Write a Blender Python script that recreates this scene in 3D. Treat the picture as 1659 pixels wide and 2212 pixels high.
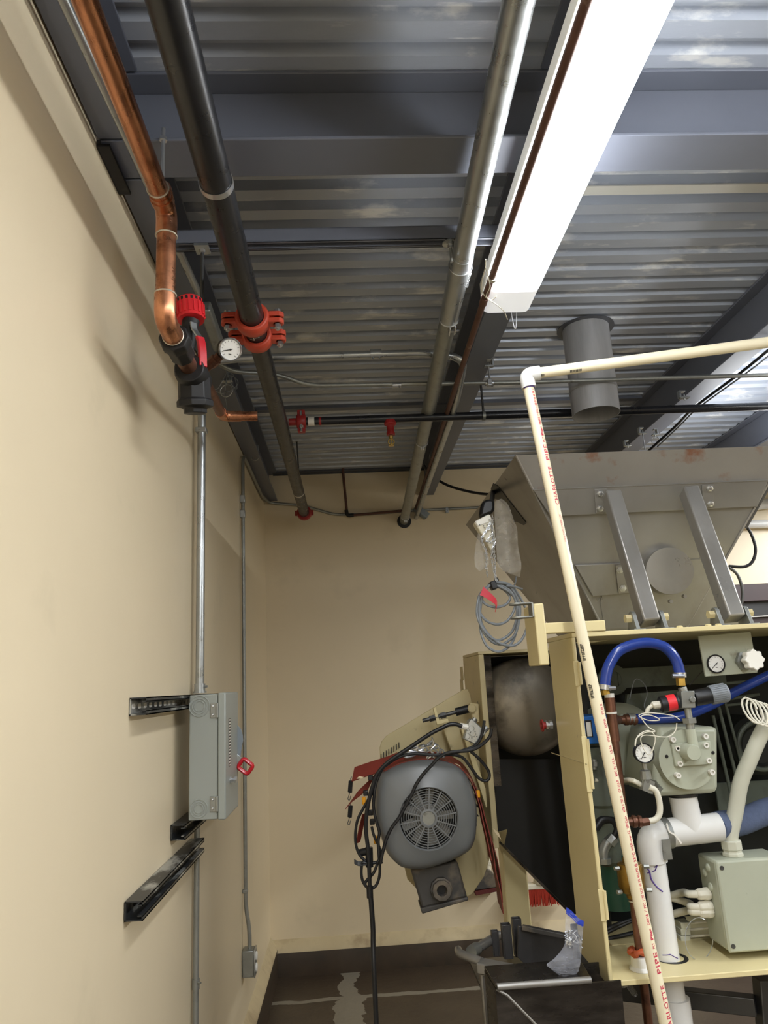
import bpy, math, random
from mathutils import Vector as V, Matrix

for o in list(bpy.data.objects): bpy.data.objects.remove(o)
S = bpy.context.scene
COL = S.collection
random.seed(7)

# ------------------------------------------------------------------ camera
W, H, F = 1659.0, 2212.0, 1570.0
YAW, PIT, ROL = 0.05704744, 0.23286664, -0.05294095
EYE = V((0, 0, 1.6))
_f = V((math.sin(YAW) * math.cos(PIT), math.cos(YAW) * math.cos(PIT), math.sin(PIT)))
_r0 = V((math.cos(YAW), -math.sin(YAW), 0)); _u0 = _r0.cross(_f)
_r = _r0 * math.cos(ROL) + _u0 * math.sin(ROL)
_u = _u0 * math.cos(ROL) - _r0 * math.sin(ROL)
cam = bpy.data.cameras.new('camera'); camo = bpy.data.objects.new('camera', cam); COL.objects.link(camo)
cam.sensor_fit = 'VERTICAL'; cam.sensor_height = 24.0; cam.lens = F / H * 24.0; cam.clip_start = 0.02
camo.matrix_world = Matrix(((_r.x, _u.x, -_f.x, EYE.x), (_r.y, _u.y, -_f.y, EYE.y), (_r.z, _u.z, -_f.z, EYE.z), (0, 0, 0, 1)))
S.camera = camo

# ------------------------------------------------------------------ light and exposure
S.view_settings.view_transform = 'Standard'; S.view_settings.look = 'None'
S.view_settings.gamma = 1.0; S.view_settings.use_curve_mapping = False
S.view_settings.exposure = 0.28
LENS = 19.0
world = bpy.data.worlds.new('world'); S.world = world; world.use_nodes = True
world.node_tree.nodes['Background'].inputs[0].default_value = (0.5, 0.52, 0.55, 1)
world.node_tree.nodes['Background'].inputs[1].default_value = 0.05
def area(name, loc, sx, sy, power, col=(.96, 0.985, 1), rot=(0, 0, 0)):
    l = bpy.data.lights.new(name, 'AREA'); l.shape = 'RECTANGLE'; l.size = sx; l.size_y = sy
    l.energy = power; l.color = col
    o = bpy.data.objects.new(name, l); o.location = loc; o.rotation_euler = rot; COL.objects.link(o)
area('row_light_rear', (0.53, -1.9, 2.66), 0.15, 2.3, 70)
area('row_light_side', (3.4, 1.2, 2.66), 0.15, 2.4, 110)
area('added_uplight', (2.05, 2.9, 2.62), 0.12, 1.6, 13, rot=(math.pi, 0, 0))  # added upward fill that brightens the right-hand deck, no fixture hangs here
area('added_uplight_rear', (1.5, -.7, 2.25), .6, 1.6, 62, col=(.90, .95, 1), rot=(math.pi, 0, 0))  # added unseen fill behind the camera, lifts the deck and beam undersides
area('row_light_far', (3.4, 3.4, 2.66), 0.15, 2.0, 70)

# ------------------------------------------------------------------ geometry helpers
def at(px, py, X=None, Y=None, Z=None):
    d = _r * ((px - W / 2) / F) - _u * ((py - H / 2) / F) + _f
    if X is not None: t = (X - EYE.x) / d.x
    elif Y is not None: t = (Y - EYE.y) / d.y
    else: t = (Z - EYE.z) / d.z
    return EYE + d * t
def pl(pts, **k): return [at(x, y, **k) for x, y in pts]

def frame(d):
    d = d.normalized(); a = V((0, 0, 1)) if abs(d.z) < 0.9 else V((0, 1, 0))
    s = d.cross(a).normalized(); return s, s.cross(d).normalized()

def smooth(pts, n=8, closed=False):
    pts = [V(p) for p in pts]; out = []; m = len(pts)
    rng = range(m) if closed else range(m - 1)
    for i in rng:
        if closed: p0, p1, p2, p3 = pts[i - 1], pts[i], pts[(i + 1) % m], pts[(i + 2) % m]
        else: p0, p1, p2, p3 = pts[max(i - 1, 0)], pts[i], pts[i + 1], pts[min(i + 2, m - 1)]
        for k in range(n):
            t = k / n
            out.append(0.5 * ((2 * p1) + (p2 - p0) * t + (2 * p0 - 5 * p1 + 4 * p2 - p3) * t * t + (3 * p1 - p0 - 3 * p2 + p3) * t ** 3))
    if not closed: out.append(pts[-1])
    return out

def fillet(pts, r, n=6):
    "polyline with rounded corners of radius r"
    pts = [V(p) for p in pts]; out = [pts[0]]
    for i in range(1, len(pts) - 1):
        a, b, c = pts[i - 1], pts[i], pts[i + 1]
        d1 = (a - b); d2 = (c - b); rr = min(r, d1.length * .49, d2.length * .49)
        p = b + d1.normalized() * rr; q = b + d2.normalized() * rr
        for k in range(n + 1):
            t = k / n; out.append(p * (1 - t) ** 2 + b * 2 * t * (1 - t) + q * t * t)
    out.append(pts[-1]); return out

class MB:
    def __init__(s): s.v = []; s.f = []; s.m = []; s.cur = 0
    def add(s, vs, fs):
        n = len(s.v); s.v += [tuple(p) for p in vs]; s.f += [tuple(i + n for i in q) for q in fs]; s.m += [s.cur] * len(fs); return s
    def hexa(s, p):  # 8 points: bottom 4, top 4
        return s.add(p, [(3, 2, 1, 0), (4, 5, 6, 7), (0, 1, 5, 4), (1, 2, 6, 5), (2, 3, 7, 6), (3, 0, 4, 7)])
    def box(s, a, b):
        x0, y0, z0 = a; x1, y1, z1 = b
        return s.hexa([(x0, y0, z0), (x1, y0, z0), (x1, y1, z0), (x0, y1, z0), (x0, y0, z1), (x1, y0, z1), (x1, y1, z1), (x0, y1, z1)])
    def obox(s, c, ax, ay, az):
        c, ax, ay, az = V(c), V(ax), V(ay), V(az)
        return s.hexa([c - ax - ay - az, c + ax - ay - az, c + ax + ay - az, c - ax + ay - az, c - ax - ay + az, c + ax - ay + az, c + ax + ay + az, c - ax + ay + az])
    def bar(s, a, b, w, h, up=(0, 0, 1)):
        a, b = V(a), V(b); d = (b - a); u = V(up); sd = d.cross(u).normalized(); u = sd.cross(d).normalized()
        return s.obox((a + b) / 2, d / 2, sd * (w / 2), u * (h / 2))
    def prism(s, poly, ex):
        n = len(poly); ex = V(ex); poly = [V(p) for p in poly]
        return s.add(poly + [p + ex for p in poly], [tuple(range(n - 1, -1, -1)), tuple(range(n, 2 * n))] + [(i, (i + 1) % n, n + (i + 1) % n, n + i) for i in range(n)])
    def tube(s, pts, r, seg=12, caps=True, closed=False, ru=None):
        pts = [V(p) for p in pts]; m = len(pts); rr = r if isinstance(r, (list, tuple)) else [r] * m
        vs = []; fs = []; sd = None
        for i in range(m):
            if closed: d = pts[(i + 1) % m] - pts[i - 1]
            else: d = pts[min(i + 1, m - 1)] - pts[max(i - 1, 0)]
            if d.length < 1e-9: d = V((0, 0, 1))
            d.normalize()
            if sd is None: sd, up = frame(d)
            else:
                sd = sd - d * sd.dot(d)
                sd = sd.normalized() if sd.length > 1e-6 else frame(d)[0]
                up = sd.cross(d)
            for k in range(seg):
                a = 2 * math.pi * k / seg
                vs.append(pts[i] + (sd * math.cos(a) + up * math.sin(a)) * rr[i])
        for i in range(m if closed else m - 1):
            j = (i + 1) % m
            for k in range(seg):
                l = (k + 1) % seg
                fs.append((i * seg + k, i * seg + l, j * seg + l, j * seg + k))
        if caps and not closed:
            fs.append(tuple(range(seg))[::-1]); fs.append(tuple((m - 1) * seg + k for k in range(seg)))
        return s.add(vs, fs)
    def cyl(s, a, b, r, seg=20, r2=None, caps=True): return s.tube([a, b], [r, r if r2 is None else r2], seg, caps)
    def lathe(s, o, d, prof, seg=28, caps=True):
        "prof: (distance along d, radius)"
        o, d = V(o), V(d).normalized(); sd, up = frame(d); vs = []; fs = []; m = len(prof)
        for h, r in prof:
            for k in range(seg):
                a = 2 * math.pi * k / seg
                vs.append(o + d * h + (sd * math.cos(a) + up * math.sin(a)) * max(r, 1e-5))
        for i in range(m - 1):
            for k in range(seg):
                l = (k + 1) % seg; fs.append((i * seg + k, i * seg + l, (i + 1) * seg + l, (i + 1) * seg + k))
        if caps: fs.append(tuple(range(seg))[::-1]); fs.append(tuple((m - 1) * seg + k for k in range(seg)))
        return s.add(vs, fs)
    def pipe(s, a, b, r, t, seg=28):  # open tube with wall thickness
        a, b = V(a), V(b); d = b - a; L = d.length
        return s.lathe(a, d, [(0, r - t), (0, r), (L, r), (L, r - t), (0, r - t)], seg, caps=False)
    def ring(s, c, n, R, r, seg=28, rs=8, a0=0, a1=2 * math.pi):
        c = V(c); sd, up = frame(V(n)); full = abs(a1 - a0 - 2 * math.pi) < 1e-6
        k = seg if full else seg + 1
        pts = [c + (sd * math.cos(a0 + (a1 - a0) * i / seg) + up * math.sin(a0 + (a1 - a0) * i / seg)) * R for i in range(k)]
        return s.tube(pts, r, rs, closed=full)
    def ball(s, c, r, seg=12):
        n = seg // 2; return s.lathe(V(c) - V((0, 0, r)), (0, 0, 1), [(r - r * math.cos(math.pi * i / n), r * math.sin(math.pi * i / n)) for i in range(n + 1)], seg, caps=False)
    def ribbon(s, pts, wv, t):
        "strip of thickness t swept along pts, width vector(s) wv"
        pts = [V(p) for p in pts]; m = len(pts); wv = [V(w) for w in wv] if isinstance(wv[0], (tuple, list, V)) else [V(wv)] * m
        vs = []; fs = []
        for i in range(m):
            d = (pts[min(i + 1, m - 1)] - pts[max(i - 1, 0)]).normalized(); n = d.cross(wv[i]).normalized() * (t / 2); w = wv[i] / 2
            vs += [pts[i] - w - n, pts[i] + w - n, pts[i] + w + n, pts[i] - w + n]
        for i in range(m - 1):
            for k in range(4): l = (k + 1) % 4; fs.append((i * 4 + k, i * 4 + l, i * 4 + 4 + l, i * 4 + 4 + k))
        fs += [(3, 2, 1, 0), tuple((m - 1) * 4 + k for k in range(4))]
        return s.add(vs, fs)

def mkobj(name, mb, mat, bev=0, ang=35):
    me = bpy.data.meshes.new(name); me.from_pydata(mb.v, [], mb.f); me.validate(); me.update()
    mats = mat if isinstance(mat, (list, tuple)) else [mat]
    for m in mats: me.materials.append(m)
    if len(mats) > 1:
        for p, i in zip(me.polygons, mb.m): p.material_index = i
    import bmesh
    bm = bmesh.new(); bm.from_mesh(me); bmesh.ops.recalc_face_normals(bm, faces=bm.faces); bm.to_mesh(me); bm.free()
    me.polygons.foreach_set('use_smooth', [True] * len(me.polygons)); me.set_sharp_from_angle(angle=math.radians(ang))
    o = bpy.data.objects.new(name, me); COL.objects.link(o)
    if bev:
        b = o.modifiers.new('bevel', 'BEVEL'); b.width = bev; b.segments = 2; b.limit_method = 'ANGLE'; b.angle_limit = math.radians(40)
        b.harden_normals = False
    return o

ROOTS = []
def thing(name, label, cat, group=None):
    o = bpy.data.objects.new(name, None); o.empty_display_size = 0.05; COL.objects.link(o)
    o['label'] = label; o['category'] = cat
    if group: o['group'] = group
    ROOTS.append(o); return o
def part(par, name, mb, mat, bev=0, label=None, ang=35):
    o = mkobj(name, mb, mat, bev, ang); o.parent = par
    if label: o['label'] = label
    return o
SOLO = []
def solo(name, label, cat, mb, mat, bev=0, group=None, ang=35):
    o = mkobj(name, mb, mat, bev, ang); o['label'] = label; o['category'] = cat
    if group: o['group'] = group
    SOLO.append(o); return o
def struct(name, mb, mat, bev=0):
    o = mkobj(name, mb, mat, bev); o['kind'] = 'structure'; return o

def settle():
    "put every origin at the foot of its thing"
    for o in SOLO:
        vs = [v.co for v in o.data.vertices]
        c = V(((min(v.x for v in vs) + max(v.x for v in vs)) / 2, (min(v.y for v in vs) + max(v.y for v in vs)) / 2, min(v.z for v in vs)))
        o.data.transform(Matrix.Translation(-c)); o.location = c
    kids = {}
    for o in COL.objects:
        if o.parent: kids.setdefault(o.parent.name, []).append(o)
    for r in ROOTS:
        vs = [v.co for k in kids.get(r.name, []) for v in k.data.vertices]
        if not vs: continue
        c = V(((min(v.x for v in vs) + max(v.x for v in vs)) / 2, (min(v.y for v in vs) + max(v.y for v in vs)) / 2, min(v.z for v in vs)))
        r.location = c
        for k in kids[r.name]: k.location = -c

# ------------------------------------------------------------------ materials
def lin(c):
    c = c / 255.0; return c / 12.92 if c <= 0.04045 else ((c + 0.055) / 1.055) ** 2.4
def rgb(r, g, b): return (lin(r), lin(g), lin(b), 1)
def mat(name, col, rough=0.5, metal=0.0, var=0.0, scale=6.0, dirt=None, dscale=3.0, dlo=0.55, dhi=0.75, bump=0.0, bscale=60.0, spec=None, stretch=(1, 1, 1), rvar=0.0, trans=0.0, alpha=1.0, coat=0.0, emit=None, es=0.0):
    m = bpy.data.materials.new(name); m.use_nodes = True; nt = m.node_tree; N = nt.nodes; L = nt.links; b = N['Principled BSDF']
    b.inputs['Base Color'].default_value = col; b.inputs['Roughness'].default_value = rough; b.inputs['Metallic'].default_value = metal
    if spec is not None: b.inputs['Specular IOR Level'].default_value = spec
    if trans: b.inputs['Transmission Weight'].default_value = trans
    if coat: b.inputs['Coat Weight'].default_value = coat
    b.inputs['Alpha'].default_value = alpha
    if emit: b.inputs['Emission Color'].default_value = emit; b.inputs['Emission Strength'].default_value = es
    if var or dirt or bump or rvar:
        g = N.new('ShaderNodeNewGeometry'); mp = N.new('ShaderNodeMapping'); mp.inputs['Scale'].default_value = stretch
        L.new(g.outputs['Position'], mp.inputs['Vector'])
        def noise(sc, det=5):
            n = N.new('ShaderNodeTexNoise'); n.inputs['Scale'].default_value = sc; n.inputs['Detail'].default_value = det; n.inputs['Roughness'].default_value = 0.6
            L.new(mp.outputs[0], n.inputs['Vector']); return n
        last = None
        if var:
            n = noise(scale); mx = N.new('ShaderNodeMix'); mx.data_type = 'RGBA'
            mx.inputs[6].default_value = tuple(c * (1 - var) for c in col[:3]) + (1,); mx.inputs[7].default_value = tuple(min(1, c * (1 + var)) for c in col[:3]) + (1,)
            r = N.new('ShaderNodeMapRange'); r.inputs[1].default_value = 0.3; r.inputs[2].default_value = 0.7; L.new(n.outputs[0], r.inputs[0]); L.new(r.outputs[0], mx.inputs[0]); last = mx.outputs[2]
        if dirt:
            n = noise(dscale, 8); r = N.new('ShaderNodeMapRange'); r.inputs[1].default_value = dlo; r.inputs[2].default_value = dhi; L.new(n.outputs[0], r.inputs[0])
            mx = N.new('ShaderNodeMix'); mx.data_type = 'RGBA'; mx.inputs[6].default_value = col; mx.inputs[7].default_value = dirt
            if last: L.new(last, mx.inputs[6])
            L.new(r.outputs[0], mx.inputs[0]); last = mx.outputs[2]
        if last: L.new(last, b.inputs['Base Color'])
        if rvar:
            n = noise(scale * 2); r = N.new('ShaderNodeMapRange'); r.inputs[1].default_value = .3; r.inputs[2].default_value = .7; r.inputs[3].default_value = max(.02, rough - rvar); r.inputs[4].default_value = min(1, rough + rvar)
            L.new(n.outputs[0], r.inputs[0]); L.new(r.outputs[0], b.inputs['Roughness'])
        if bump:
            n = noise(bscale); bp = N.new('ShaderNodeBump'); bp.inputs['Strength'].default_value = bump; bp.inputs['Distance'].default_value = 0.01; L.new(n.outputs[0], bp.inputs['Height']); L.new(bp.outputs[0], b.inputs['Normal'])
    return m

M = {}
M['wall'] = mat('painted_wall', rgb(222, 207, 177), 0.42, var=.03, scale=1.2, dirt=rgb(202, 189, 160), dscale=2.2, dlo=.6, dhi=.85, bump=.05, bscale=14)
M['trimtop'] = mat('painted_curb', rgb(196, 180, 145), 0.5, var=.08, dirt=rgb(150, 130, 100), dscale=5, dlo=.52, dhi=.75)
M['beam'] = mat('painted_steel_beam', rgb(104, 108, 120), 0.42, var=.06, scale=3, dirt=rgb(110, 112, 115), dscale=6, dlo=.68, dhi=.8)
M['beamdark'] = mat('dark_primed_steel', rgb(74, 77, 84), 0.45, var=.08)
M['deck'] = mat('galvanized_deck', rgb(175, 181, 192), 0.38, metal=.2, var=.10, scale=2, stretch=(.45, 1.6, 1), dirt=rgb(232, 232, 230), dscale=9, dlo=.57, dhi=.68, bump=.1, bscale=45, rvar=.1)
M['galv'] = mat('galvanized_steel', rgb(176, 180, 182), 0.32, metal=.85, var=.10, scale=14, rvar=.08)
M['galvdull'] = mat('dull_galvanized_conduit', rgb(150, 152, 148), 0.42, metal=.7, var=.12, scale=20, dirt=rgb(110, 110, 104), dscale=30, dlo=.6, dhi=.75)
M['zinc'] = mat('zinc_bolt', rgb(200, 202, 205), 0.28, metal=.9)
M['blackpipe'] = mat('black_steel_pipe', rgb(27, 28, 33), 0.32, metal=.0, var=.15, scale=12, dirt=rgb(110, 110, 112), dscale=40, dlo=.7, dhi=.78, rvar=.08)
M['copper'] = mat('copper_pipe', rgb(198, 138, 104), 0.3, metal=.9, var=.22, scale=22, dirt=rgb(112, 66, 46), dscale=18, dlo=.5, dhi=.75, stretch=(1, .4, 1), rvar=.08)
M['copperdark'] = mat('tarnished_copper', rgb(120, 84, 68), 0.42, metal=.8, var=.25, scale=25, dirt=rgb(70, 48, 42), dscale=20)
M['solder'] = mat('solder_ring', rgb(205, 200, 188), 0.4, metal=.6)
M['strapred'] = mat('dull_red_belt', rgb(124, 48, 37), .55, var=.12, scale=15)
M['redpaint'] = mat('orange_red_paint', rgb(196, 74, 52), 0.42, var=.1, scale=20)
M['redpaintdark'] = mat('dark_red_paint', rgb(150, 34, 34), 0.45, var=.12, scale=20)
M['redplastic'] = mat('bright_red_plastic', rgb(226, 48, 56), 0.35)
M['redvinyl'] = mat('red_vinyl', rgb(200, 24, 40), 0.3, coat=.3)
M['blackrub'] = mat('black_rubber', rgb(24, 25, 28), 0.42)
M['blackiron'] = mat('black_iron', rgb(34, 34, 36), 0.5, metal=.3, var=.15, scale=30)
M['rust'] = mat('rusty_brown_pipe', rgb(98, 68, 58), 0.55, metal=.4, var=.25, scale=18, dirt=rgb(170, 150, 135), dscale=12, dlo=.62, dhi=.75)
M['pvc'] = mat('cream_pvc', rgb(238, 228, 198), 0.3, var=.03, scale=5)
M['pvcwhite'] = mat('white_pvc', rgb(222, 222, 220), 0.28, var=.03, scale=8)
M['purple'] = mat('purple_primer', rgb(82, 60, 140), 0.4)
M['inkred'] = mat('red_ink', rgb(198, 62, 84), 0.6)
M['inkblack'] = mat('black_ink', rgb(32, 30, 30), 0.6)
M['stain'] = mat('stainless_steel', rgb(148, 146, 142), 0.36, metal=.5, var=.1, scale=3, dirt=rgb(122, 116, 108), dscale=3.5, dlo=.5, dhi=.8, stretch=(1, 1, .6), rvar=.1)
M['stainrust'] = mat('rust_streaked_stainless', rgb(152, 149, 144), 0.42, metal=.45, var=.08, scale=3, dirt=rgb(140, 100, 80), dscale=7, dlo=.56, dhi=.68)
M['staindk'] = mat('greasy_dark_steel', rgb(92, 87, 82), 0.27, metal=.8, var=.3, scale=6, stretch=(.6, .6, 2.5), dirt=rgb(34, 31, 29), dscale=5, dlo=.45, dhi=.7, rvar=.12)
M['cream'] = mat('cream_machine_paint', rgb(220, 206, 158), 0.4, var=.03, scale=4, dirt=rgb(160, 140, 100), dscale=24, dlo=.68, dhi=.8)
M['creamdull'] = mat('aged_cream_paint', rgb(196, 182, 140), 0.45, var=.06, scale=5, dirt=rgb(110, 95, 70), dscale=16, dlo=.62, dhi=.8)
M['ggreen'] = mat('grey_green_paint', rgb(172, 176, 158), 0.4, var=.04, scale=8, dirt=rgb(110, 100, 76), dscale=12, dlo=.64, dhi=.8)
M['ggdark'] = mat('dark_grey_green_paint', rgb(96, 104, 94), 0.5, var=.1, scale=6, dirt=rgb(50, 50, 44), dscale=6)
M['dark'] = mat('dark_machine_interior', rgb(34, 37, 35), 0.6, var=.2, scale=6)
M['greenpump'] = mat('dark_green_paint', rgb(30, 76, 62), 0.4, var=.1)
M['blue'] = mat('blue_hose', rgb(30, 58, 138), 0.25, coat=.2)
M['bluebox'] = mat('blue_plastic', rgb(20, 104, 190), 0.4)
M['foam'] = mat('blue_grey_pipe_foam', rgb(82, 94, 122), 0.85, var=.1, scale=60, bump=.3, bscale=180)
M['brass'] = mat('brass', rgb(190, 158, 84), 0.3, metal=.9, var=.2, scale=30)
M['bronze'] = mat('bronze_valve', rgb(138, 108, 52), 0.32, metal=.85, var=.25, scale=30)
M['motor'] = mat('grey_motor_paint', rgb(116, 119, 121), 0.32, var=.03, scale=6)
M['motordk'] = mat('dusty_dark_motor_paint', rgb(66, 64, 62), 0.55, var=.15, scale=10, dirt=rgb(112, 102, 88), dscale=7, dlo=.5, dhi=.62)
M['grey'] = mat('grey_enamel', rgb(150, 155, 150), 0.38, var=.02, scale=4)
M['greydk'] = mat('grey_switch_plate', rgb(128, 137, 144), 0.45)
M['cable'] = mat('grey_cable', rgb(128, 134, 140), 0.4)
M['white'] = mat('white_plastic', rgb(236, 234, 226), 0.35)
M['whitedirty'] = mat('dirty_white_plastic', rgb(226, 220, 200), 0.45, dirt=rgb(120, 100, 70), dscale=40, dlo=.62, dhi=.72)
M['dial'] = mat('gauge_face', rgb(232, 232, 228), 0.25, coat=.5)
M['conduitpale'] = mat('pale_flexible_conduit', rgb(196, 196, 180), 0.4, var=.04, scale=10)
M['wirewhite'] = mat('white_wire', rgb(214, 210, 194), 0.4)
M['steelrod'] = mat('dark_threaded_rod', rgb(88, 88, 88), 0.45, metal=.7)
M['bristle'] = mat('red_bristles', rgb(170, 50, 32), 0.7, var=.3, scale=60, stretch=(8, 8, .3))
M['maroon'] = mat('maroon_door_paint', rgb(54, 36, 38), 0.5, var=.08)
M['zipblue'] = mat('blue_zip_strip', rgb(48, 72, 190), 0.35)
M['yellow'] = mat('yellow_plastic', rgb(232, 160, 20), 0.4)
M['duct'] = mat('weathered_duct_metal', rgb(176, 177, 180), 0.42, metal=.3, var=.14, scale=5, stretch=(4, 4, .5), dirt=rgb(136, 136, 138), dscale=4, dlo=.55, dhi=.75)
M['ragorange'] = mat('orange_putty', rgb(178, 82, 42), 0.6, var=.15, scale=30)
M['labelw'] = mat('white_label', rgb(225, 222, 214), 0.5)
M['tape'] = mat('black_tape', rgb(22, 23, 26), 0.4, var=.2, scale=30)

def glassy(name, col, alpha, rough=.15):
    m = bpy.data.materials.new(name); m.use_nodes = True; nt = m.node_tree; N = nt.nodes; L = nt.links
    b = N['Principled BSDF']; b.inputs['Base Color'].default_value = col; b.inputs['Roughness'].default_value = rough; b.inputs['Specular IOR Level'].default_value = .6
    n = N.new('ShaderNodeTexNoise'); n.inputs['Scale'].default_value = 26; n.inputs['Detail'].default_value = 4
    g = N.new('ShaderNodeNewGeometry'); L.new(g.outputs['Position'], n.inputs['Vector'])
    r = N.new('ShaderNodeMapRange'); r.inputs[1].default_value = .35; r.inputs[2].default_value = .7; r.inputs[3].default_value = alpha * .6; r.inputs[4].default_value = min(1, alpha * 1.6)
    L.new(n.outputs[0], r.inputs[0]); L.new(r.outputs[0], b.inputs['Alpha'])
    bp = N.new('ShaderNodeBump'); bp.inputs['Strength'].default_value = .6; bp.inputs['Distance'].default_value = .02; L.new(n.outputs[0], bp.inputs['Height']); L.new(bp.outputs[0], b.inputs['Normal'])
    return m
M['bag'] = glassy('clear_plastic_film', rgb(205, 200, 190), .27)
M['zipbag'] = glassy('clear_zip_bag_film', rgb(200, 205, 220), .2, .08)

# fluorescent lens: the lamp itself
def emis(name, col, st):
    m = bpy.data.materials.new(name); m.use_nodes = True; b = m.node_tree.nodes['Principled BSDF']
    b.inputs['Base Color'].default_value = rgb(235, 238, 240); b.inputs['Roughness'].default_value = .35
    b.inputs['Emission Color'].default_value = col; b.inputs['Emission Strength'].default_value = st; return m
M['lens'] = emis('lit_lens', (.96, .985, 1, 1), LENS)
M['lensend'] = emis('frosted_lens_end', (.95, .97, 1, 1), .42)

# floor: dark damp concrete with pale mortar strips
def floor_mat():
    m = bpy.data.materials.new('stained_concrete_floor'); m.use_nodes = True; nt = m.node_tree; N = nt.nodes; L = nt.links; b = N['Principled BSDF']
    g = N.new('ShaderNodeNewGeometry'); sx = N.new('ShaderNodeSeparateXYZ'); L.new(g.outputs['Position'], sx.inputs[0])
    def noise(sc):
        n = N.new('ShaderNodeTexNoise'); n.inputs['Scale'].default_value = sc; n.inputs['Detail'].default_value = 6; L.new(g.outputs['Position'], n.inputs['Vector']); return n.outputs[0]
    def mth(op, a, bb=None):
        n = N.new('ShaderNodeMath'); n.operation = op
        for i, q in enumerate((a, bb)):
            if q is None: continue
            if isinstance(q, (int, float)): n.inputs[i].default_value = q
            else: L.new(q, n.inputs[i])
        return n.outputs[0]
    wob = mth('MULTIPLY', mth('SUBTRACT', noise(7), .5), .16)
    # strip across (along x) at y = 4.34
    d1 = mth('ABSOLUTE', mth('SUBTRACT', mth('ADD', sx.outputs[1], mth('MULTIPLY', wob, .4)), 4.34))
    m1 = mth('LESS_THAN', d1, .02)
    # strip along y around x = -0.07
    xx = mth('ADD', sx.outputs[0], wob)
    d2 = mth('ABSOLUTE', mth('SUBTRACT', xx, -.07)); w2 = mth('ADD', .045, mth('MULTIPLY', mth('LESS_THAN', sx.outputs[1], 4.33), .03))
    m2 = mth('LESS_THAN', d2, w2)
    mk = mth('MAXIMUM', m1, m2)
    mx = N.new('ShaderNodeMix'); mx.data_type = 'RGBA'; mx.inputs[6].default_value = rgb(50, 40, 31); mx.inputs[7].default_value = rgb(80, 68, 54); L.new(noise(5), mx.inputs[0])
    m3 = N.new('ShaderNodeMix'); m3.data_type = 'RGBA'; L.new(mx.outputs[2], m3.inputs[6]); m3.inputs[7].default_value = rgb(132, 126, 113); L.new(mk, m3.inputs[0])
    L.new(m3.outputs[2], b.inputs['Base Color']); b.inputs['Roughness'].default_value = .42
    bp = N.new('ShaderNodeBump'); bp.inputs['Strength'].default_value = .2; bp.inputs['Distance'].default_value = .01; L.new(noise(30), bp.inputs['Height']); L.new(bp.outputs[0], b.inputs['Normal'])
    return m
M['floor'] = floor_mat()
M['curbdark'] = mat('dark_damp_curb', rgb(58, 46, 34), .5, var=.25, scale=8, dirt=rgb(40, 40, 30), dscale=5, dlo=.5, dhi=.7)
# ================================================================== ROOM
XL, YB, ZD = -0.523, 4.73, 3.02          # left wall, back wall, underside of the deck
XR, YF = 5.2, -3.6
struct('floor', MB().box((XL - .1, YF, -.1), (XR, YB + .1, 0)), M['floor'])
struct('wall_left', MB().box((XL - .12, YF, 0), (XL, YB + .12, 3.2)), M['wall'])
# back wall with a door opening on the right
w = MB(); DX0, DX1, DZ = 2.05, 4.2, 2.08
w.box((XL, YB, 0), (DX0, YB + .12, 3.2)); w.box((DX0, YB, DZ), (DX1, YB + .12, 3.2)); w.box((DX1, YB, 0), (XR, YB + .12, 3.2))
struct('wall_back', w, M['wall'])
struct('wall_right', MB().box((XR, YF, 0), (XR + .12, YB + .12, 3.2)), M['wall'])
struct('wall_front', MB().box((XL - .12, YF - .12, 0), (XR + .12, YF, 3.2)), M['wall'])
d = MB(); d.box((DX0 + .002, YB - .03, DZ - .07), (DX1 - .002, YB + .02, DZ + .045)); d.box((DX0 - .03, YB - .03, 0), (DX0 + .05, YB + .02, DZ - .07)); d.box((DX1 - .05, YB - .03, 0), (DX1, YB + .02, DZ - .07))
dr = struct('door_1', d, M['maroon'], .004)
q = MB(); q.box((DX0 + .05, YB + .03, 0), (DX1 - .05, YB + .07, DZ - .16)); o = mkobj('door_leaf', q, M['maroon']); o.parent = dr
q = MB(); q.box((DX0 + .05, YB + .012, DZ - .16), (DX1 - .05, YB + .03, DZ - .07)); o = mkobj('weather_strip', q, M['blackrub']); o.parent = dr
q = MB(); q.box((DX0 + .05, YB + .0, DZ - .172), (DX1 - .05, YB + .029, DZ - .164)); o = mkobj('drip_edge', q, M['zinc']); o.parent = dr
# painted curb at the foot of the walls: pale sloped top, dark face
def curb(name, prof, ex):
    m = MB(); m.prism(prof, ex); o = struct(name, m, [M['curbdark'], M['trimtop']])
    for p in o.data.polygons:
        if p.normal.z > .3 or p.center.z > .135: p.material_index = 1
curb('baseboard_back', [(XL, YB, 0), (XL, 4.688, 0), (XL, 4.688, .125), (XL, 4.694, .138), (XL, 4.722, .18), (XL, YB, .185)], (DX0 - .03 - XL, 0, 0))
curb('baseboard_left', [(XL, YF, 0), (-.478, YF, 0), (-.482, YF, .145), (-.488, YF, .158), (-.514, YF, .19), (XL, YF, .2)], (0, YB - .008 - YF, 0))

# ribbed deck
def deck():
    m = MB(); p = .0925; prof = []; y = YF
    y0 = YF; k = 0
    while y < YB + .05:
        y = y0 + k * p
        prof += [(y, ZD), (y + .047, ZD), (y + .051, ZD + .03), (y + .084, ZD + .03)]; k += 1
    n = len(prof); vs = []; fs = []
    for x in (XL - .1, XR): vs += [(x, a, b) for a, b in prof]
    fs = [(i, i + 1, n + i + 1, n + i) for i in range(n - 1)]
    m.add(vs, fs); m.box((XL - .1, YF, ZD + .06), (XR, YB + .12, ZD + .1)); return m
struct('ceiling', deck(), M['deck'])

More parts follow.
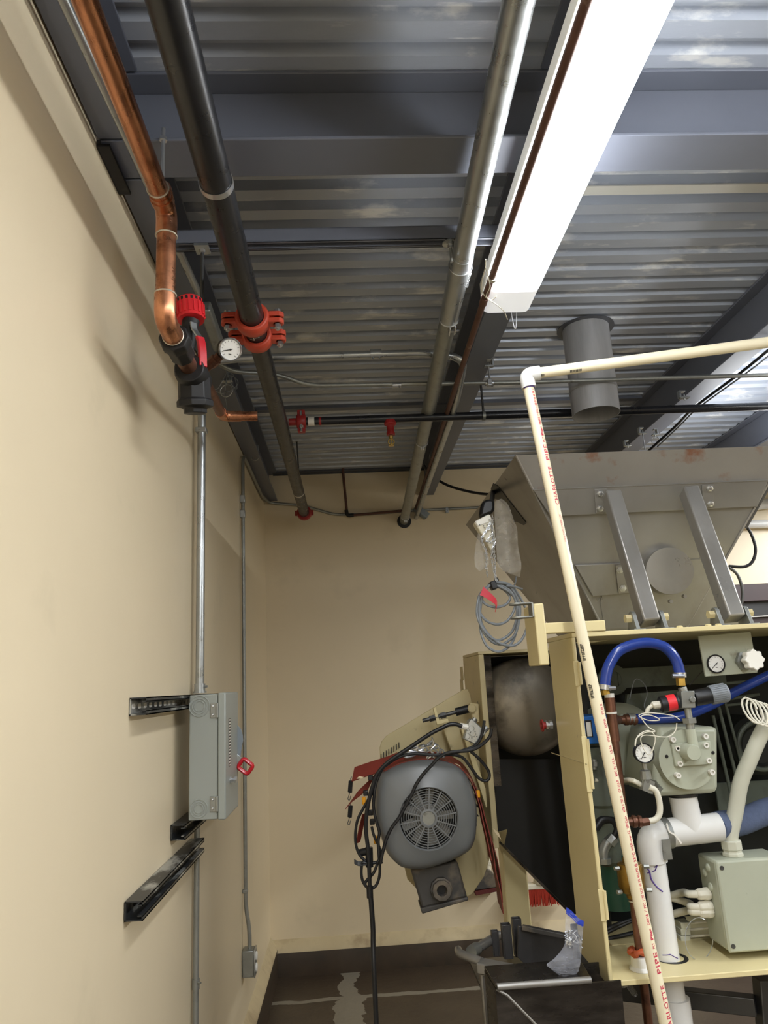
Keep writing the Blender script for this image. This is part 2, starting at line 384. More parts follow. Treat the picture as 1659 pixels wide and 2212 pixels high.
# ================================================================== STEEL BEAMS
def ibeam(x0, x1, z0, z1, ya, yb, tf=.009, tw=.008, web=None, ax='y'):
    m = MB(); c = (x0 + x1) / 2 if web is None else web
    def bx(a0, a1, b0, b1):
        if ax == 'y': m.box((a0, ya, b0), (a1, yb, b1))
        else: m.box((ya, a0, b0), (yb, a1, b1))
    bx(x0, x1, z0, z0 + tf); bx(x0, x1, z1 - tf, z1); bx(c - tw / 2, c + tw / 2, z0 + tf, z1 - tf)
    return m
ZB = 2.828
solo('steel_beam', 'grey steel beam crossing the ceiling from wall to wall, in front of all the long beams', 'beam', ibeam(1.432, 1.556, ZB, ZD - .001, XL + .004, XR - .01, ax='x'), M['beam'], .002)
bg = 'steel beams under the deck'
def lbeam(x0, x1, ya, yb, lab, web=None): solo('steel_beam', lab, 'beam', ibeam(x0, x1, ZB, ZD - .001, ya, yb, web=web), M['beam'], .002, bg)
lbeam(XL + .004, -.437, YF + .01, 1.425, 'flat grey beam along the left wall top, nearest piece above the copper pipe', -.495)
lbeam(XL + .004, -.437, 1.562, YB - .002, 'grey beam along the left wall top running to the far corner', -.495)
lbeam(.512, .612, YF + .01, 1.425, 'grey beam half hidden above the lit lamp at the top edge')
lbeam(.512, .612, 1.562, YB - .002, 'grey beam running from the end of the lamp to the back wall')
lbeam(1.600, 1.702, 1.562, YB - .002, 'grey beam rising to the right edge just behind the round duct')
lbeam(2.40, 2.502, 1.562, YB - .002, 'farthest right grey beam above the steel hopper corner')
m = MB(); m.box((XL + .06, YB - .05, ZD - .012), (XR - .02, YB - .002, ZD - .002)); m.box((XL + .06, YB - .012, ZD - .018), (XR - .02, YB - .002, ZD - .002))
solo('deck_angle', 'thin steel angle along the top of the back wall under the deck', 'angle', m, M['beamdark'])
m = MB(); m.box((-.43, 3.535, ZD - .007), (1.6, 3.60, ZD - .001)); m.box((-.43, 3.535, ZD - .016), (1.6, 3.540, ZD - .007))
solo('deck_seam_strip', 'flat grey strip across the deck behind the black branch pipe', 'strip', m, M['beam'])
m = MB(); m.box((.62, 1.855, ZD - .006), (1.595, 1.895, ZD - .001))  # pale flat bar in place of a gloss reflection on the deck
solo('deck_gloss_strip', 'pale strip painted as a gloss reflection on the deck just right of the lamp', 'strip', m, mat('painted_gloss_reflection', rgb(206, 204, 196), .4, metal=.2))

def channel(a, b, out, up, w=.041, dep=.041, t=.003, slots=0):
    "strut channel from a to b, open side facing out"
    a, b, out, up = V(a), V(b), V(out).normalized(), V(up).normalized(); m = MB(); d = b - a; c = (a + b) / 2
    m.obox(c - out * (dep / 2 - t / 2), d / 2, up * (w / 2), out * (t / 2))
    for sg in (-1, 1):
        m.obox(c + up * sg * (w / 2 - t / 2), d / 2, out * (dep / 2), up * (t / 2))
        m.obox(c + out * (dep / 2 - t / 2) + up * sg * (w / 2 - .0055), d / 2, up * .0055, out * (t / 2))
        m.obox(c + out * (dep / 2 - .006) + up * sg * (w / 2 - .010), d / 2, up * (t / 2), out * .006)
    return m
m = channel((-.43, 1.782, 2.806), (.505, 1.782, 2.806), (0, 0, -1), (0, 1, 0))
solo('strut_channel', 'slotted strut channel hung across the ceiling between black pipe and lamp', 'channel', m, M['beam'])

m = MB(); m.box((XL + .001, 1.425, ZB - .020), (XL + .030, 1.59, ZB - .012)); m.box((XL + .001, 1.425, ZB - .012), (XL + .010, 1.60, ZB - .001))
solo('wall_bracket', 'dark steel angle at the left wall under the cross beam end', 'bracket', m, M['blackiron'], .001)
# ================================================================== OVERHEAD PIPES
def along(a, b, y):
    t = (y - a.y) / (b.y - a.y); return a + (b - a) * t
# --- black sprinkler main
ZM = 2.655; A = at(370, 0, Z=ZM); B = at(655, 1108, Z=ZM)
XM = (A.x + B.x) / 2; A = V((XM, -.2, ZM)); Bm = V((XM, B.y, ZM))
main = thing('sprinkler_main', 'long black steel pipe overhead with two orange red couplings', 'pipe')
yc1 = at(541, 690, Z=ZM).y; yc2 = at(551, 728, Z=ZM).y
part(main, 'pipe_run', MB().cyl((XM, -.2, ZM), (XM, yc1, ZM), .0345, 32), M['blackpipe'])
part(main, 'pipe_spool', MB().cyl((XM, yc1 + .002, ZM), (XM, yc2 - .002, ZM), .0315, 32), M['blackpipe'])
part(main, 'pipe_run', MB().cyl((XM, yc2, ZM), (XM, Bm.y, ZM), .0305, 32), M['blackpipe'])
def coupling(par, c, ax, R, mt, name='grooved_coupling'):
    c = V(c); ax = V(ax).normalized(); sd, up = frame(ax)
    if abs(sd.z) > abs(up.z): sd, up = up, sd
    m = MB(); m.lathe(c - ax * .024, ax, [(0, R), (.0, R + .009), (.008, R + .014), (.040, R + .014), (.048, R + .009), (.048, R)], 32, caps=False)
    for s in (-1, 1):
        for v in (-1, 1):
            p = c + sd * s * (R + .026) + up * v * .010
            m.obox(p, sd * .019, up * .0075, ax * .017)
            m.cyl(p + sd * s * .012 - up * .0075, p + sd * s * .012 + up * .0075, .017, 14)
    cp = part(par, name, m, mt, .0025)
    for s in (-1, 1):
        b = MB(); p = c + sd * s * (R + .036)
        b.cyl(p - up * .036, p + up * .026, .0055, 10); b.cyl(p - up * .030, p - up * .019, .0105, 6); b.cyl(p + up * .018, p + up * .028, .0105, 10)
        part(cp, 'bolt', b, M['zinc'])
    return cp
coupling(main, (XM, yc1, ZM), (0, 1, 0), .036, M['redpaint']); coupling(main, (XM, yc2, ZM), (0, 1, 0), .033, M['redpaint'])
yb_ = at(457, 395, Z=ZM).y
part(main, 'metal_band', MB().lathe((XM, yb_ - .008, ZM), (0, 1, 0), [(0, .0352), (0, .0368), (.016, .0368), (.016, .0352)], 32, False), M['zinc'])
yb_ = at(648, 1062, Z=ZM).y
part(main, 'pipe_ring', MB().lathe((XM, yb_ - .004, ZM), (0, 1, 0), [(0, .031), (0, .033), (.010, .033), (.010, .031)], 32, False), M['solder'])
e = MB(); e.lathe((XM, Bm.y - .02, ZM), (0, 1, 0), [(0, .031), (0, .043), (.012, .046), (.035, .046), (.045, .040), (.045, .0)], 28)
for s in (-1, 1): e.cyl((XM + s * .045, Bm.y + .004, ZM - .016), (XM + s * .045, Bm.y + .004, ZM + .016), .012, 10)
part(main, 'end_coupling', e, M['redpaintdark'], .002)
part(main, 'end_plug', MB().lathe((XM, Bm.y + .026, ZM), (0, 1, 0), [(0, .03), (.02, .03), (.02, .018), (.03, .018), (.03, 0)], 20), M['blackiron'])
m = MB()
for pts in ([(.012, -.016), (.012, .0), (.0, .0)], [(-.004, 0), (-.004, .014), (-.015, .014)]):
    yy = (yc1 + yc2) / 2
    m.tube([(XM + a, yy + b, ZM - math.sqrt(.0322 ** 2 - a * a)) for a, b in pts], .0012, 5)
part(main, 'chalk_mark', m, M['labelw'])

# --- branch line to the right
yb2 = 2.885; ZB2 = at(1045, 898, Y=yb2).z
br = thing('sprinkler_branch', 'thinner black pipe branching right from the main toward the round duct', 'pipe')
xc = at(651, 912, Y=yb2).x
part(br, 'branch_outlet', MB().cyl((XM + .029, yb2, ZB2), (xc, yb2, ZB2), .0155, 20), M['redpaintdark'])
part(br, 'pipe_run', MB().cyl((xc, yb2, ZB2), (3.4, yb2 + .02, ZB2 + .01), .0175, 24), M['blackpipe'])
c = MB(); c.lathe((xc - .02, yb2, ZB2), (1, 0, 0), [(0, .018), (0, .027), (.008, .031), (.032, .031), (.04, .027), (.04, .018)], 24, False)
for v in (-1, 1): c.box((xc - .016, yb2 - .014, ZB2 + v * .036 - .012), (xc + .016, yb2 + .014, ZB2 + v * .036 + .012))
cp = part(br, 'grooved_coupling', c, M['redpaintdark'], .003)
part(cp, 'bolt', MB().cyl((xc, yb2 - .020, ZB2 - .05), (xc, yb2 - .020, ZB2 + .04), .005, 10).cyl((xc, yb2 - .020, ZB2 - .034), (xc, yb2 - .020, ZB2 - .024), .009, 6), M['zinc'])
xx = at(672, 914, Y=yb2).x
part(br, 'paper_label', MB().lathe((xx - .012, yb2, ZB2), (1, 0, 0), [(0, .0178), (0, .0183), (.026, .0183), (.026, .0178)], 24, False), M['labelw'])
xx = at(692, 910, Y=yb2).x
part(br, 'paint_band', MB().lathe((xx - .006, yb2, ZB2), (1, 0, 0), [(0, .0178), (0, .0182), (.010, .0182), (.010, .0178)], 24, False), M['redpaintdark'])
# sprinkler head under the branch
xs = at(843, 915, Y=yb2).x
dp = MB(); dp.lathe((xs, yb2 + .004, ZB2 - .006), (0, 0, -1), [(0, .024), (.018, .026), (.026, .016), (.050, .015), (.055, .018), (.066, .018), (.066, .008)], 18)
dpo = part(br, 'drop_fitting', dp, M['redpaintdark'], .001)
h = MB(); z0 = ZB2 - .075
h.cyl((xs, yb2 + .004, z0), (xs, yb2 + .004, z0 - .012), .009, 6); h.ring((xs, yb2 + .004, z0 - .026), (0, 1, 0), .012, .003, 16, 6); h.cyl((xs, yb2 + .004, z0 - .04), (xs, yb2 + .004, z0 - .043), .013, 14); h.cyl((xs, yb2 + .004, z0 - .012), (xs, yb2 + .004, z0 - .04), .003, 6)
part(dpo, 'sprinkler_head', h, M['brass'])
xs = at(1044, 890, Y=yb2).x
hg = thing('pipe_hanger', 'thin rod with loop holding the black branch pipe, right of the long grey beam', 'hanger', 'pipe hangers')
part(hg, 'loop', MB().lathe((xs - .006, yb2, ZB2), (1, 0, 0), [(0, .018), (0, .0205), (.012, .0205), (.012, .018)], 24, False), M['galvdull'])
part(hg, 'rod', MB().cyl((xs, yb2, ZB2 + .02), (xs, yb2, ZD + .005), .005, 10), M['steelrod'])

# --- copper water line
cu = thing('copper_water_line', 'bright copper water pipe with red valve and gauge along the left wall', 'pipe')
XC, ZC = -.372, 2.665; RC = .0212
ye = at(352, 445, X=XC).y; YD = ye + .035
zb = at(365, 690, Y=YD).z
part(cu, 'pipe_run', MB().cyl((XC, -.2, ZC), (XC, ye - .02, ZC), RC, 28), M['copper'])
el = fillet([(XC, ye - .03, ZC), (XC, YD, ZC), (XC, YD, ZC - .06)], .04)
part(cu, 'elbow', MB().tube(el, RC + .0022, 24), M['copper'])
part(cu, 'drop_pipe', MB().cyl((XC, YD, ZC - .05), (XC, YD, zb + .05), RC, 28), M['copper'])
el = fillet([(XC, YD, zb + .06), (XC, YD, zb), (XC, YD + .075, zb)], .045)
part(cu, 'elbow', MB().tube(el, RC + .0022, 24), M['copper'])
for p, d_ in (((XC, ye - .045, ZC), (0, 1, 0)), ((XC, YD, ZC - .062), (0, 0, 1)), ((XC, YD, zb + .06), (0, 0, 1)), ((XC, YD + .075, zb), (0, 1, 0))):
    part(cu, 'solder_joint', MB().ring(p, d_, RC + .0015, .0022, 24, 6), M['solder'])
yu = YD + .08
part(cu, 'union', MB().lathe((XC, yu, zb), (0, 1, 0), [(0, .026), (0, .034), (.012, .037), (.028, .037), (.036, .034), (.042, .031), (.09, .031), (.1, .027), (.1, .02)], 8, True), M['blackiron'], .002)
yv = yu + .155
part(cu, 'pipe_nipple', MB().cyl((XC, yu + .09, zb), (XC, yv + .01, zb), RC + .001, 24), M['copperdark'])
# black strainer / regulator body
vb = MB(); vb.lathe((XC + .002, yv, zb - .005), (0, 1, 0), [(0, .026), (.0, .036), (.02, .041), (.09, .041), (.10, .036), (.10, .026)], 24)
vb.lathe((XC + .004, yv + .05, zb - .01), (0, .25, -1), [(0, .041), (.055, .042), (.06, .047), (.075, .047), (.075, .04), (.08, .03), (.092, .03), (.092, 0)], 8)
vbo = part(cu, 'valve_body', vb, M['blackiron'], .002)
pk = at(412, 690, Y=yv + .03); pk = V((pk.x, yv + .035, pk.z)); ptop = at(409, 650, Y=yv + .04)
part(cu, 'valve_neck', MB().cyl((pk.x - .02, yv + .04, zb + .01), pk, .022, 16), M['blackiron'])
kn = MB(); ax = (ptop - pk).normalized(); LK = (ptop - pk).length
kn.lathe(pk, ax, [(0, .034), (LK * .92, .036), (LK, .032), (LK, 0)], 24)
sd, up = frame(ax)
for k in range(18):
    a = 2 * math.pi * k / 18; q = sd * math.cos(a) + up * math.sin(a)
    kn.bar(pk + q * .035 + ax * .008, pk + q * .036 + ax * LK * .72, .006, .004, q)
ko = part(cu, 'regulator_knob', kn, M['redplastic'], label='bright red ribbed knob')
sl = MB()
for k in range(18):
    a = 2 * math.pi * (k + .5) / 18; q = sd * math.cos(a) + up * math.sin(a)
    sl.bar(pk + q * .0345 + ax * LK * .74, pk + q * .0355 + ax * LK * .88, .006, .003, q)
part(ko, 'knob_slots', sl, M['blackrub'])
lv = smooth(pl([(417, 697), (420, 712), (427, 722), (434, 735), (437, 760), (437, 790)], Y=yv + .01), 6)
lw = MB(); lw.ribbon(lv, (0, .004, .0) if False else V((.012, .012, 0)), .004); part(cu, 'lever_handle', lw, M['galv'])
lw = MB(); lw.ribbon(smooth(pl([(431, 728), (435, 742), (437, 760), (438, 792)], Y=yv + .008), 6), V((.016, .014, 0)), .010); part(cu, 'lever_grip', lw, M['redvinyl'], .003, label='red vinyl lever grip')
# outlet pipe, gauge branch and open stub
ys = at(476, 893, X=XC).y; zs = at(476, 893, Y=ys).z
zo = at(430, 800, Y=yv + .14).z
pO = at(427, 795, Y=yv + .12); pE = at(478, 896, Y=ys + .0); pE = V((pO.x + .004, pE.y, at(478, 896, Y=pE.y).z))
pO = V((at(427, 795, Y=yv + .12).x, yv + .12, at(427, 795, Y=yv + .12).z)); pE = at(481, 899, Y=yv + .62)
part(cu, 'outlet_pipe', MB().cyl(pO - (pE - pO).normalized() * .06, pE, .0165, 24), M['copperdark'])
part(cu, 'solder_joint', MB().ring(pO + (pE - pO) * .03, pE - pO, .0185, .005, 20, 8), M['brass'])
pS = at(556, 899, Y=pE.y + .01)
st = fillet([pE - (pE - pO).normalized() * .06, pE, pE + (pS - pE).normalized() * .06], .04)
part(cu, 'elbow', MB().tube(st, .0185, 20), M['copper'])
part(cu, 'open_stub', MB().pipe(pE + (pS - pE).normalized() * .04, pS, .0165, .002), M['copper'])
gb = at(443, 797, Y=yv + .14); gm = at(476, 768, Y=yv + .11); gc = at(497, 755, Y=yv + .08)
part(cu, 'gauge_branch', MB().cyl(gb, gm, .012, 16).cyl(gb + (gm - gb) * .35, gb + (gm - gb) * .75, .0155, 8).cyl(gm, gm + (gc - gm) * .3, .008, 8), M['copperdark'])
def gauge(par, c, n, R, needle=225, name='pressure_gauge', deep=.03, casem='blackiron', bez='zinc', brand=True):
    "dial gauge facing n"
    c = V(c); n = V(n).normalized(); sx_ = V((0, 0, 1)).cross(n).normalized(); up = n.cross(sx_).normalized()
    g = part(par, name, MB().lathe(c - n * deep, n, [(0, R * .86), (.004, R * .97), (deep, R), (deep + .002, R), (deep + .002, R * .9)], 32, True), M[casem])
    part(g, 'bezel', MB().lathe(c - n * .001, n, [(0, R), (0, R * 1.07), (.006, R * 1.07), (.008, R), (.006, R * .93), (.003, R * .92)], 32, False), M[bez])
    part(g, 'dial', MB().lathe(c + n * .001, n, [(0, R * .94), (.002, R * .94), (.002, 0)], 32), M['dial'])
    t = MB(); z_ = c + n * .0036
    for k in range(13):
        a = math.radians(225 - 270 * k / 12); q = sx_ * math.cos(a) + up * math.sin(a)
        t.obox(z_ + q * R * .76, q * R * (.09 if k % 3 == 0 else .05), q.cross(n) * R * .014, n * .0003)
    for k in range(4): t.obox(z_ - up * R * .42 + sx_ * R * (.07 * k - .1), sx_ * R * .024, up * R * .04, n * .0003)
    part(g, 'dial_marks', t, M['inkblack'])
    a = math.radians(needle); q = sx_ * math.cos(a) + up * math.sin(a)
    part(g, 'needle', MB().obox(z_ + n * .001 + q * R * .25, q * R * .45, q.cross(n) * R * .03, n * .0005).cyl(z_, z_ + n * .003, R * .08, 12), M['inkblack'])
    return g
gauge(cu, gc, (.42, -.78, -.42), .029, 200, deep=.032)

# clevis hanger on the copper pipe
yh = at(351, 446, X=XC).y - .005
hg = thing('pipe_hanger', 'copper coloured clevis ring and rod holding the copper pipe under the cross beam', 'hanger', 'pipe hangers')
part(hg, 'ring_band', MB().lathe((XC, yh - .009, ZC), (0, 1, 0), [(0, RC + .001), (0, RC + .0045), (.018, RC + .0045), (.018, RC + .001)], 28, False), M['copper'])
part(hg, 'yoke', MB().ribbon(smooth([(XC + .022, yh, ZC), (XC + .018, yh, ZC + .03), (XC, yh, ZC + .042), (XC - .016, yh, ZC + .03), (XC - .022, yh, ZC)], 5), V((0, .018, 0)), .003), M['rust'])
part(hg, 'rod', MB().cyl((XC, yh, ZC + .04), (XC, yh, ZB + .02), .0045, 10).cyl((XC, yh, ZB - .012), (XC, yh, ZB - .004), .009, 6), M['zinc'])
cl = MB(); cl.box((XC - .012, 1.525, ZB - .028), (XC + .012, 1.535, ZB + .03)); cl.box((XC - .012, 1.535, ZB + .012), (XC + .012, 1.565, ZB + .03)); cl.box((XC - .012, 1.535, ZB - .028), (XC + .012, 1.565, ZB - .004))
# rod hangers under the strut channel
def rodh(px, py, ex, ey, lab, rd, square):
    t = thing('threaded_rod_hanger', lab, 'hanger', 'rods under the strut channel')
    a = at(px, py, Z=2.783); a = V((a.x, 1.782, 2.783)); 
    b = at(ex, ey, X=a.x); b = V((a.x, 1.782, at(ex, ey, Y=1.782).z))
    w_ = MB()
    if square: w_.box((a.x - .019, 1.760, 2.778), (a.x + .019, 1.804, 2.785))
    else: w_.lathe((a.x, 1.782, 2.785), (0, 0, -1), [(0, .022), (.003, .022), (.006, .010), (.006, 0)], 20)
    part(t, 'washer', w_, M['galv'])
    part(t, 'nut', MB().cyl((a.x, 1.782, 2.779), (a.x, 1.782, 2.768), .008, 6), M['zinc'])
    part(t, 'rod', MB().cyl((a.x, 1.782, 2.78), b, rd, 10), M['steelrod'] if square else M['galvdull'])
rodh(432, 521, 440, 650, 'dark hanging rod with square washer left of the black main pipe', .0048, True)
rodh(977, 506, 985, 566, 'short rod with round washer left of the thick silver conduit', .0042, False)

# --- thin galvanised conduit under the wall beam
gl = thing('wall_beam_conduit', 'thin galvanised conduit running under the left wall beam beside copper pipe', 'conduit')
g0 = at(138, 0, Z=2.803); g1 = at(432, 640, Z=2.803); g0 = g0 + (g0 - g1) * .5
part(gl, 'tube_run', MB().cyl(g0, g1, .0108, 16), M['galv'])
cb = at(442, 705, Y=2.17)
part(gl, 'conduit_body', MB().bar((-.413, 2.11, 2.795), (-.400, 2.30, 2.745), .036, .042), M['galvdull'], .006)
# --- big silver conduit
P0 = at(1121, 0, Z=2.785); P1 = at(873, 1126, Y=YB); P0 = P0 + (P0 - P1) * .25
sc = thing('large_conduit', 'thick silver conduit beside the lamp, running down into the back wall', 'conduit')
yj = at(1022, 500, X=.36).y; pj = along(P0, P1, 1.80); pj2 = along(P0, P1, 2.14)
part(sc, 'tube_run', MB().cyl(P0, pj, .0305, 28), M['galv'])
part(sc, 'tube_run', MB().cyl(pj, P1 + V((0, .05, 0)), .0285, 28), M['galvdull'])
part(sc, 'coupling_sleeve', MB().lathe(pj, P1 - P0, [(0, .0305), (0, .0322), (.055, .0322), (.34, .0300), (.34, .028)], 28, False), M['galv'])
wr = MB()
hx = [pj + (P1 - P0).normalized() * (.05 + .09 * k / 60) + V((.026 + .006 * math.cos(k * 1.1), 0, -.012 + .006 * math.sin(k * 1.1))) for k in range(61)]
wr.tube(hx, .0022, 6); wr.ring(pj + (P1 - P0).normalized() * .05, P1 - P0, .0335, .0018, 28, 6)
part(sc, 'tie_wire', wr, M['zinc'])
sp = MB(); c0 = pj2; sp.ring(c0, P1 - P0, .0312, .002, 28, 6); sp.bar(c0 + V((.0, .02, -.036)), c0 + V((.034, .03, -.03)), .012, .004); sp.bar(c0 + V((.002, .0, -.034)), c0 + V((.004, .045, -.036)), .004, .01); sp.bar(c0 + V((.02, 0, -.03)), c0 + V((.022, .045, -.032)), .004, .01)
part(sc, 'strap_clip', sp, M['zinc'])
for yy in (at(909, 965, Z=2.68).y, at(880, 1100, Y=4.6).y):
    c0 = along(P0, P1, yy); b = MB(); b.ring(c0, P1 - P0, .0295, .0022, 24, 6); b.box((c0.x - .008, c0.y - .006, c0.z - .042), (c0.x - .002, c0.y + .006, c0.z - .028)); b.box((c0.x + .004, c0.y - .006, c0.z - .042), (c0.x + .010, c0.y + .006, c0.z - .028))
    part(sc, 'strap', b, M['zinc'])
m = MB(); c0 = at(873, 1126, Y=YB - .004); m.lathe((c0.x, YB - .004, c0.z), (0, -1, 0), [(0, .047), (.003, .047), (.003, .029)], 20)
solo('wall_hole_collar', 'dark ragged hole in the back wall where the thick conduit enters', 'hole', m, M['blackrub'])

# --- rusty brown pipe beside the lamp
R0 = at(1268, 0, Z=2.695); R1 = at(1045, 650, Z=2.69); R2 = at(898, 1100, Y=YB - .045); R0 = R0 + (R0 - R1) * .5
rp = thing('rusty_pipe', 'thin rusty brown pipe strapped along the left edge of the lamp', 'pipe')
part(rp, 'pipe_run', MB().cyl(R0, R1, .0098, 16), M['rust']); part(rp, 'pipe_run', MB().cyl(R1, R2, .0098, 16), M['rust'])
for t in (.0, .35): part(rp, 'coupling', MB().cyl(R1 + (R2 - R1) * t - (R2 - R1).normalized() * .02, R1 + (R2 - R1) * t + (R2 - R1).normalized() * .02, .0118, 16), M['rust'])
pb = at(1066, 598, Z=2.69); part(rp, 'pipe_band', MB().cyl(pb, pb + (R2 - R1).normalized() * .012, .0125, 14), M['solder'])

# --- conduit from the switch box, up the wall, across and back to the far wall
YW1 = at(433, 1300, X=-.492).y; XW = -.492
zt = 2.79; zx = at(432, 830, Y=YW1).z
xr = at(930, 766, Y=YW1).x; pe = at(899, 1118, Y=YB - .004)
wc = thing('bent_conduit', 'bent silver conduit rising from the grey switch box, then crossing overhead to the back wall', 'conduit')
zbox = at(435, 1497, Y=YW1).z
pts = [(XW, YW1, zbox + .002), (XW, YW1, zt - .02), (XW + .13, YW1 + .01, zt), (xr, YW1 + .0, zt - .004), (.475, YW1 + .02, zt - .02), (.478, YW1 + .30, zt - .085), pe]
part(wc, 'tube_run', MB().tube(fillet(pts, .14, 12), .0142, 18), M['galv'])
cn = at(435, 1488, Y=YW1)
part(wc, 'connector', MB().lathe((XW, YW1, zbox), (0, 0, 1), [(0, .022), (.006, .022), (.006, .018), (.03, .018), (.03, .0145)], 18).cyl((XW + .012, YW1 - .006, zbox + .02), (XW + .026, YW1 - .012, zbox + .02), .004, 8), M['galv'])
cx = at(812, 767, Y=YW1).x
k = MB(); k.lathe((cx - .02, YW1, zt - .003), (1, 0, 0), [(0, .0145), (0, .018), (.04, .018), (.04, .0145)], 18, False)
for dx in (-.012, .012): k.cyl((cx + dx, YW1 - .006, zt - .016), (cx + dx, YW1 - .01, zt - .03), .003, 8)
part(wc, 'coupling_sleeve', k, M['galv'])
zk = at(436, 930, Y=YW1).z; part(wc, 'strap', MB().box((XW - .02, YW1 - .016, zk - .009), (XW + .019, YW1 + .016, zk + .009)), M['galv'], .003)
lb = at(908, 1106, Y=YB - .03)
solo('conduit_body', 'small grey conduit fitting on the back wall beside the thick conduit end', 'fitting', MB().bar(lb + V((-.035, -.02, .03)), lb + V((.045, .0, -.035)), .05, .045), M['greydk'], .008)

# --- thin EMT crossing the ceiling
Ye = 2.66; Ze = 2.765
em = thing('thin_conduit', 'thin conduit with offset bend crossing overhead behind the black main pipe', 'conduit')
ez = [at(470, 785, Y=2.52), at(505, 803, Y=2.58), at(602, 808, Y=2.64), at(664, 833, Y=Ye), at(1130, 826, Y=Ye), at(1659, 810, Y=Ye - .01)]
ez.append(ez[-1] + (ez[-1] - ez[-2]) * 1.4)
part(em, 'tube_run', MB().tube(fillet(ez, .07, 6), .0088, 14), M['galvdull'])
for px, py in ((857, 832), (1057, 828)):
    c0 = at(px, py, Y=Ye); part(em, 'coupling', MB().cyl(c0 - V((.017, 0, 0)), c0 + V((.017, 0, 0)), .011, 12).cyl(c0 + V((.008, -.008, -.008)), c0 + V((.008, -.012, -.018)), .003, 8), M['zinc'])
def beam_clamp(lab, px, py, Y, ring=False, rod=0, sgn=1, s=1.0, group='beam clamps'):
    "C clamp gripping a flange edge"
    t = thing('beam_clamp', lab, 'clamp', group); c0 = at(px, py, Y=Y); x, y, z = c0
    b = MB(); b.box((x - .017 * s, y - .011, z - .006), (x + .017 * s, y + .011, z + .0)); b.box((x + sgn * .017 * s - .004, y - .011, z - .004), (x + sgn * .017 * s + .004, y + .011, z + .026)); b.box((x - .004 if sgn > 0 else x - .020 * s, y - .011, z + .022), (x + .020 * s if sgn > 0 else x + .004, y + .011, z + .028))
    b.cyl((x, y, z - .014), (x, y, z + .012), .004, 8)
    part(t, 'clamp_body', b, M['galv'], .001)
    if ring: part(t, 'ring', MB().ring((x, y, z - .04 * s), (.3, 1, 0), .024 * s, .0022, 28, 8), M['zinc']).data; part(t, 'stem', MB().cyl((x, y, z - .014), (x, y, z - .018 * s), .003, 8), M['zinc'])
    if rod: part(t, 'rod', MB().cyl((x, y, z - .01), (x, y, z - rod), .0035, 8), M['zinc'])
    return t
t = beam_clamp('beam clamp on the long grey beam holding the thin conduit by a short rod', 1055, 790, Ye - .02, rod=.075)
c0 = at(1057, 826, Y=Ye - .016); part(t, 'strap', MB().box((c0.x - .009, c0.y - .012, c0.z - .016), (c0.x + .009, c0.y + .012, c0.z + .012)), M['zinc'], .002)
beam_clamp('beam clamp with a ring on the wall beam near the far corner', 551, 973, 3.75, ring=True, sgn=1, s=.9)
t = beam_clamp('beam clamp with ring and loose wire under the copper stub', 489, 822, 2.75, ring=True, s=1.1)
beam_clamp('beam clamp on the right beam just above the black branch pipe', 1478, 858, 2.85, sgn=-1, s=1.2)
beam_clamp('beam clamp with a hanging rod on the right beam above the hopper rim', 1388, 935, 3.45, rod=.09, sgn=-1)
beam_clamp('beam clamp with a ring on the right beam above the hopper rim', 1414, 938, 3.42, ring=True, sgn=1, s=.8)
beam_clamp('small beam clamp low on the right beam left of its neighbours', 1356, 962, 3.75, sgn=-1)
beam_clamp('small beam clamp on the long grey beam beside the bent conduit', 936, 990, 4.0, sgn=-1)
# loose wire
lwz = [at(x, y, Y=2.66) for x, y in ((470, 748), (478, 775), (488, 800), (500, 830), (512, 840), (505, 812), (490, 806), (470, 840), (450, 835), (480, 850), (510, 835), (512, 820), (492, 812), (486, 850), (490, 880), (482, 884))]
solo('loose_wire', 'tangled thin bluish wire dangling by the copper stub', 'wire', MB().tube(smooth(lwz, 6), .0016, 6), M['galv'])

# --- conduit and outlet at the far left corner
YW2 = at(527, 1400, X=-.508).y; X2 = -.508
oc = thing('outlet_conduit', 'thin vertical conduit on the left wall running down to the outlet box', 'conduit')
zt2 = at(527, 1003, Y=YW2).z; zb3 = at(531, 2050, Y=YW2).z
part(oc, 'tube_run', MB().tube(fillet([(X2 + .016, YW2 - .002, zb3), (X2 + .016, YW2 - .002, zb3 + .08), (X2, YW2, zb3 + .17), (X2, YW2, zt2 + .05), (X2, YW2 + .12, zt2 + .06), (X2, YW2 + .85, at(574, 1088, Y=YB - .08).z), (X2 + .02, YB - .014, at(574, 1088, Y=YB).z), at(655, 1092, Y=YB - .014), at(722, 1112, Y=YB - .014), at(800, 1111, Y=YB - .014), at(870, 1104, Y=YB - .014), at(1040, 1096, Y=YB - .014)], .06, 6), .0092, 14), M['galvdull'])
for px, py in ((527, 1110), (527, 1078)):
    z = at(px, py, Y=YW2).z; part(oc, 'strap', MB().box((X2 - .014, YW2 - .012, z - .02), (X2 + .011, YW2 + .012, z + .02)), M['galv'], .003)
z = at(528, 1925, Y=YW2).z; part(oc, 'strap', MB().box((X2 - .014, YW2 - .011, z - .008), (X2 + .0105, YW2 + .011, z + .008)), M['galvdull'], .003)
for px in (660, 965):
    c0 = at(px, 1094 if px < 800 else 1100, Y=YB - .014); part(oc, 'strap', MB().box((c0.x - .01, YB - .026, c0.z - .026), (c0.x + .01, YB - .002, c0.z + .011)), M['galv'], .002)
ob = thing('outlet_box', 'small grey metal outlet box low on the left wall near corner', 'outlet')
za, zc = at(535, 2055, Y=YW2).z, at(522, 2113, Y=YW2 - .03).z
part(ob, 'box', MB().box((XL + .002, YW2 - .034, zc), (XL + .052, YW2 + .034, zb3 + .002)), M['galvdull'], .004)
part(ob, 'cover_plate', MB().box((XL + .052, YW2 - .037, zc - .003), (XL + .058, YW2 + .037, zb3 + .004)), M['galv'], .004)
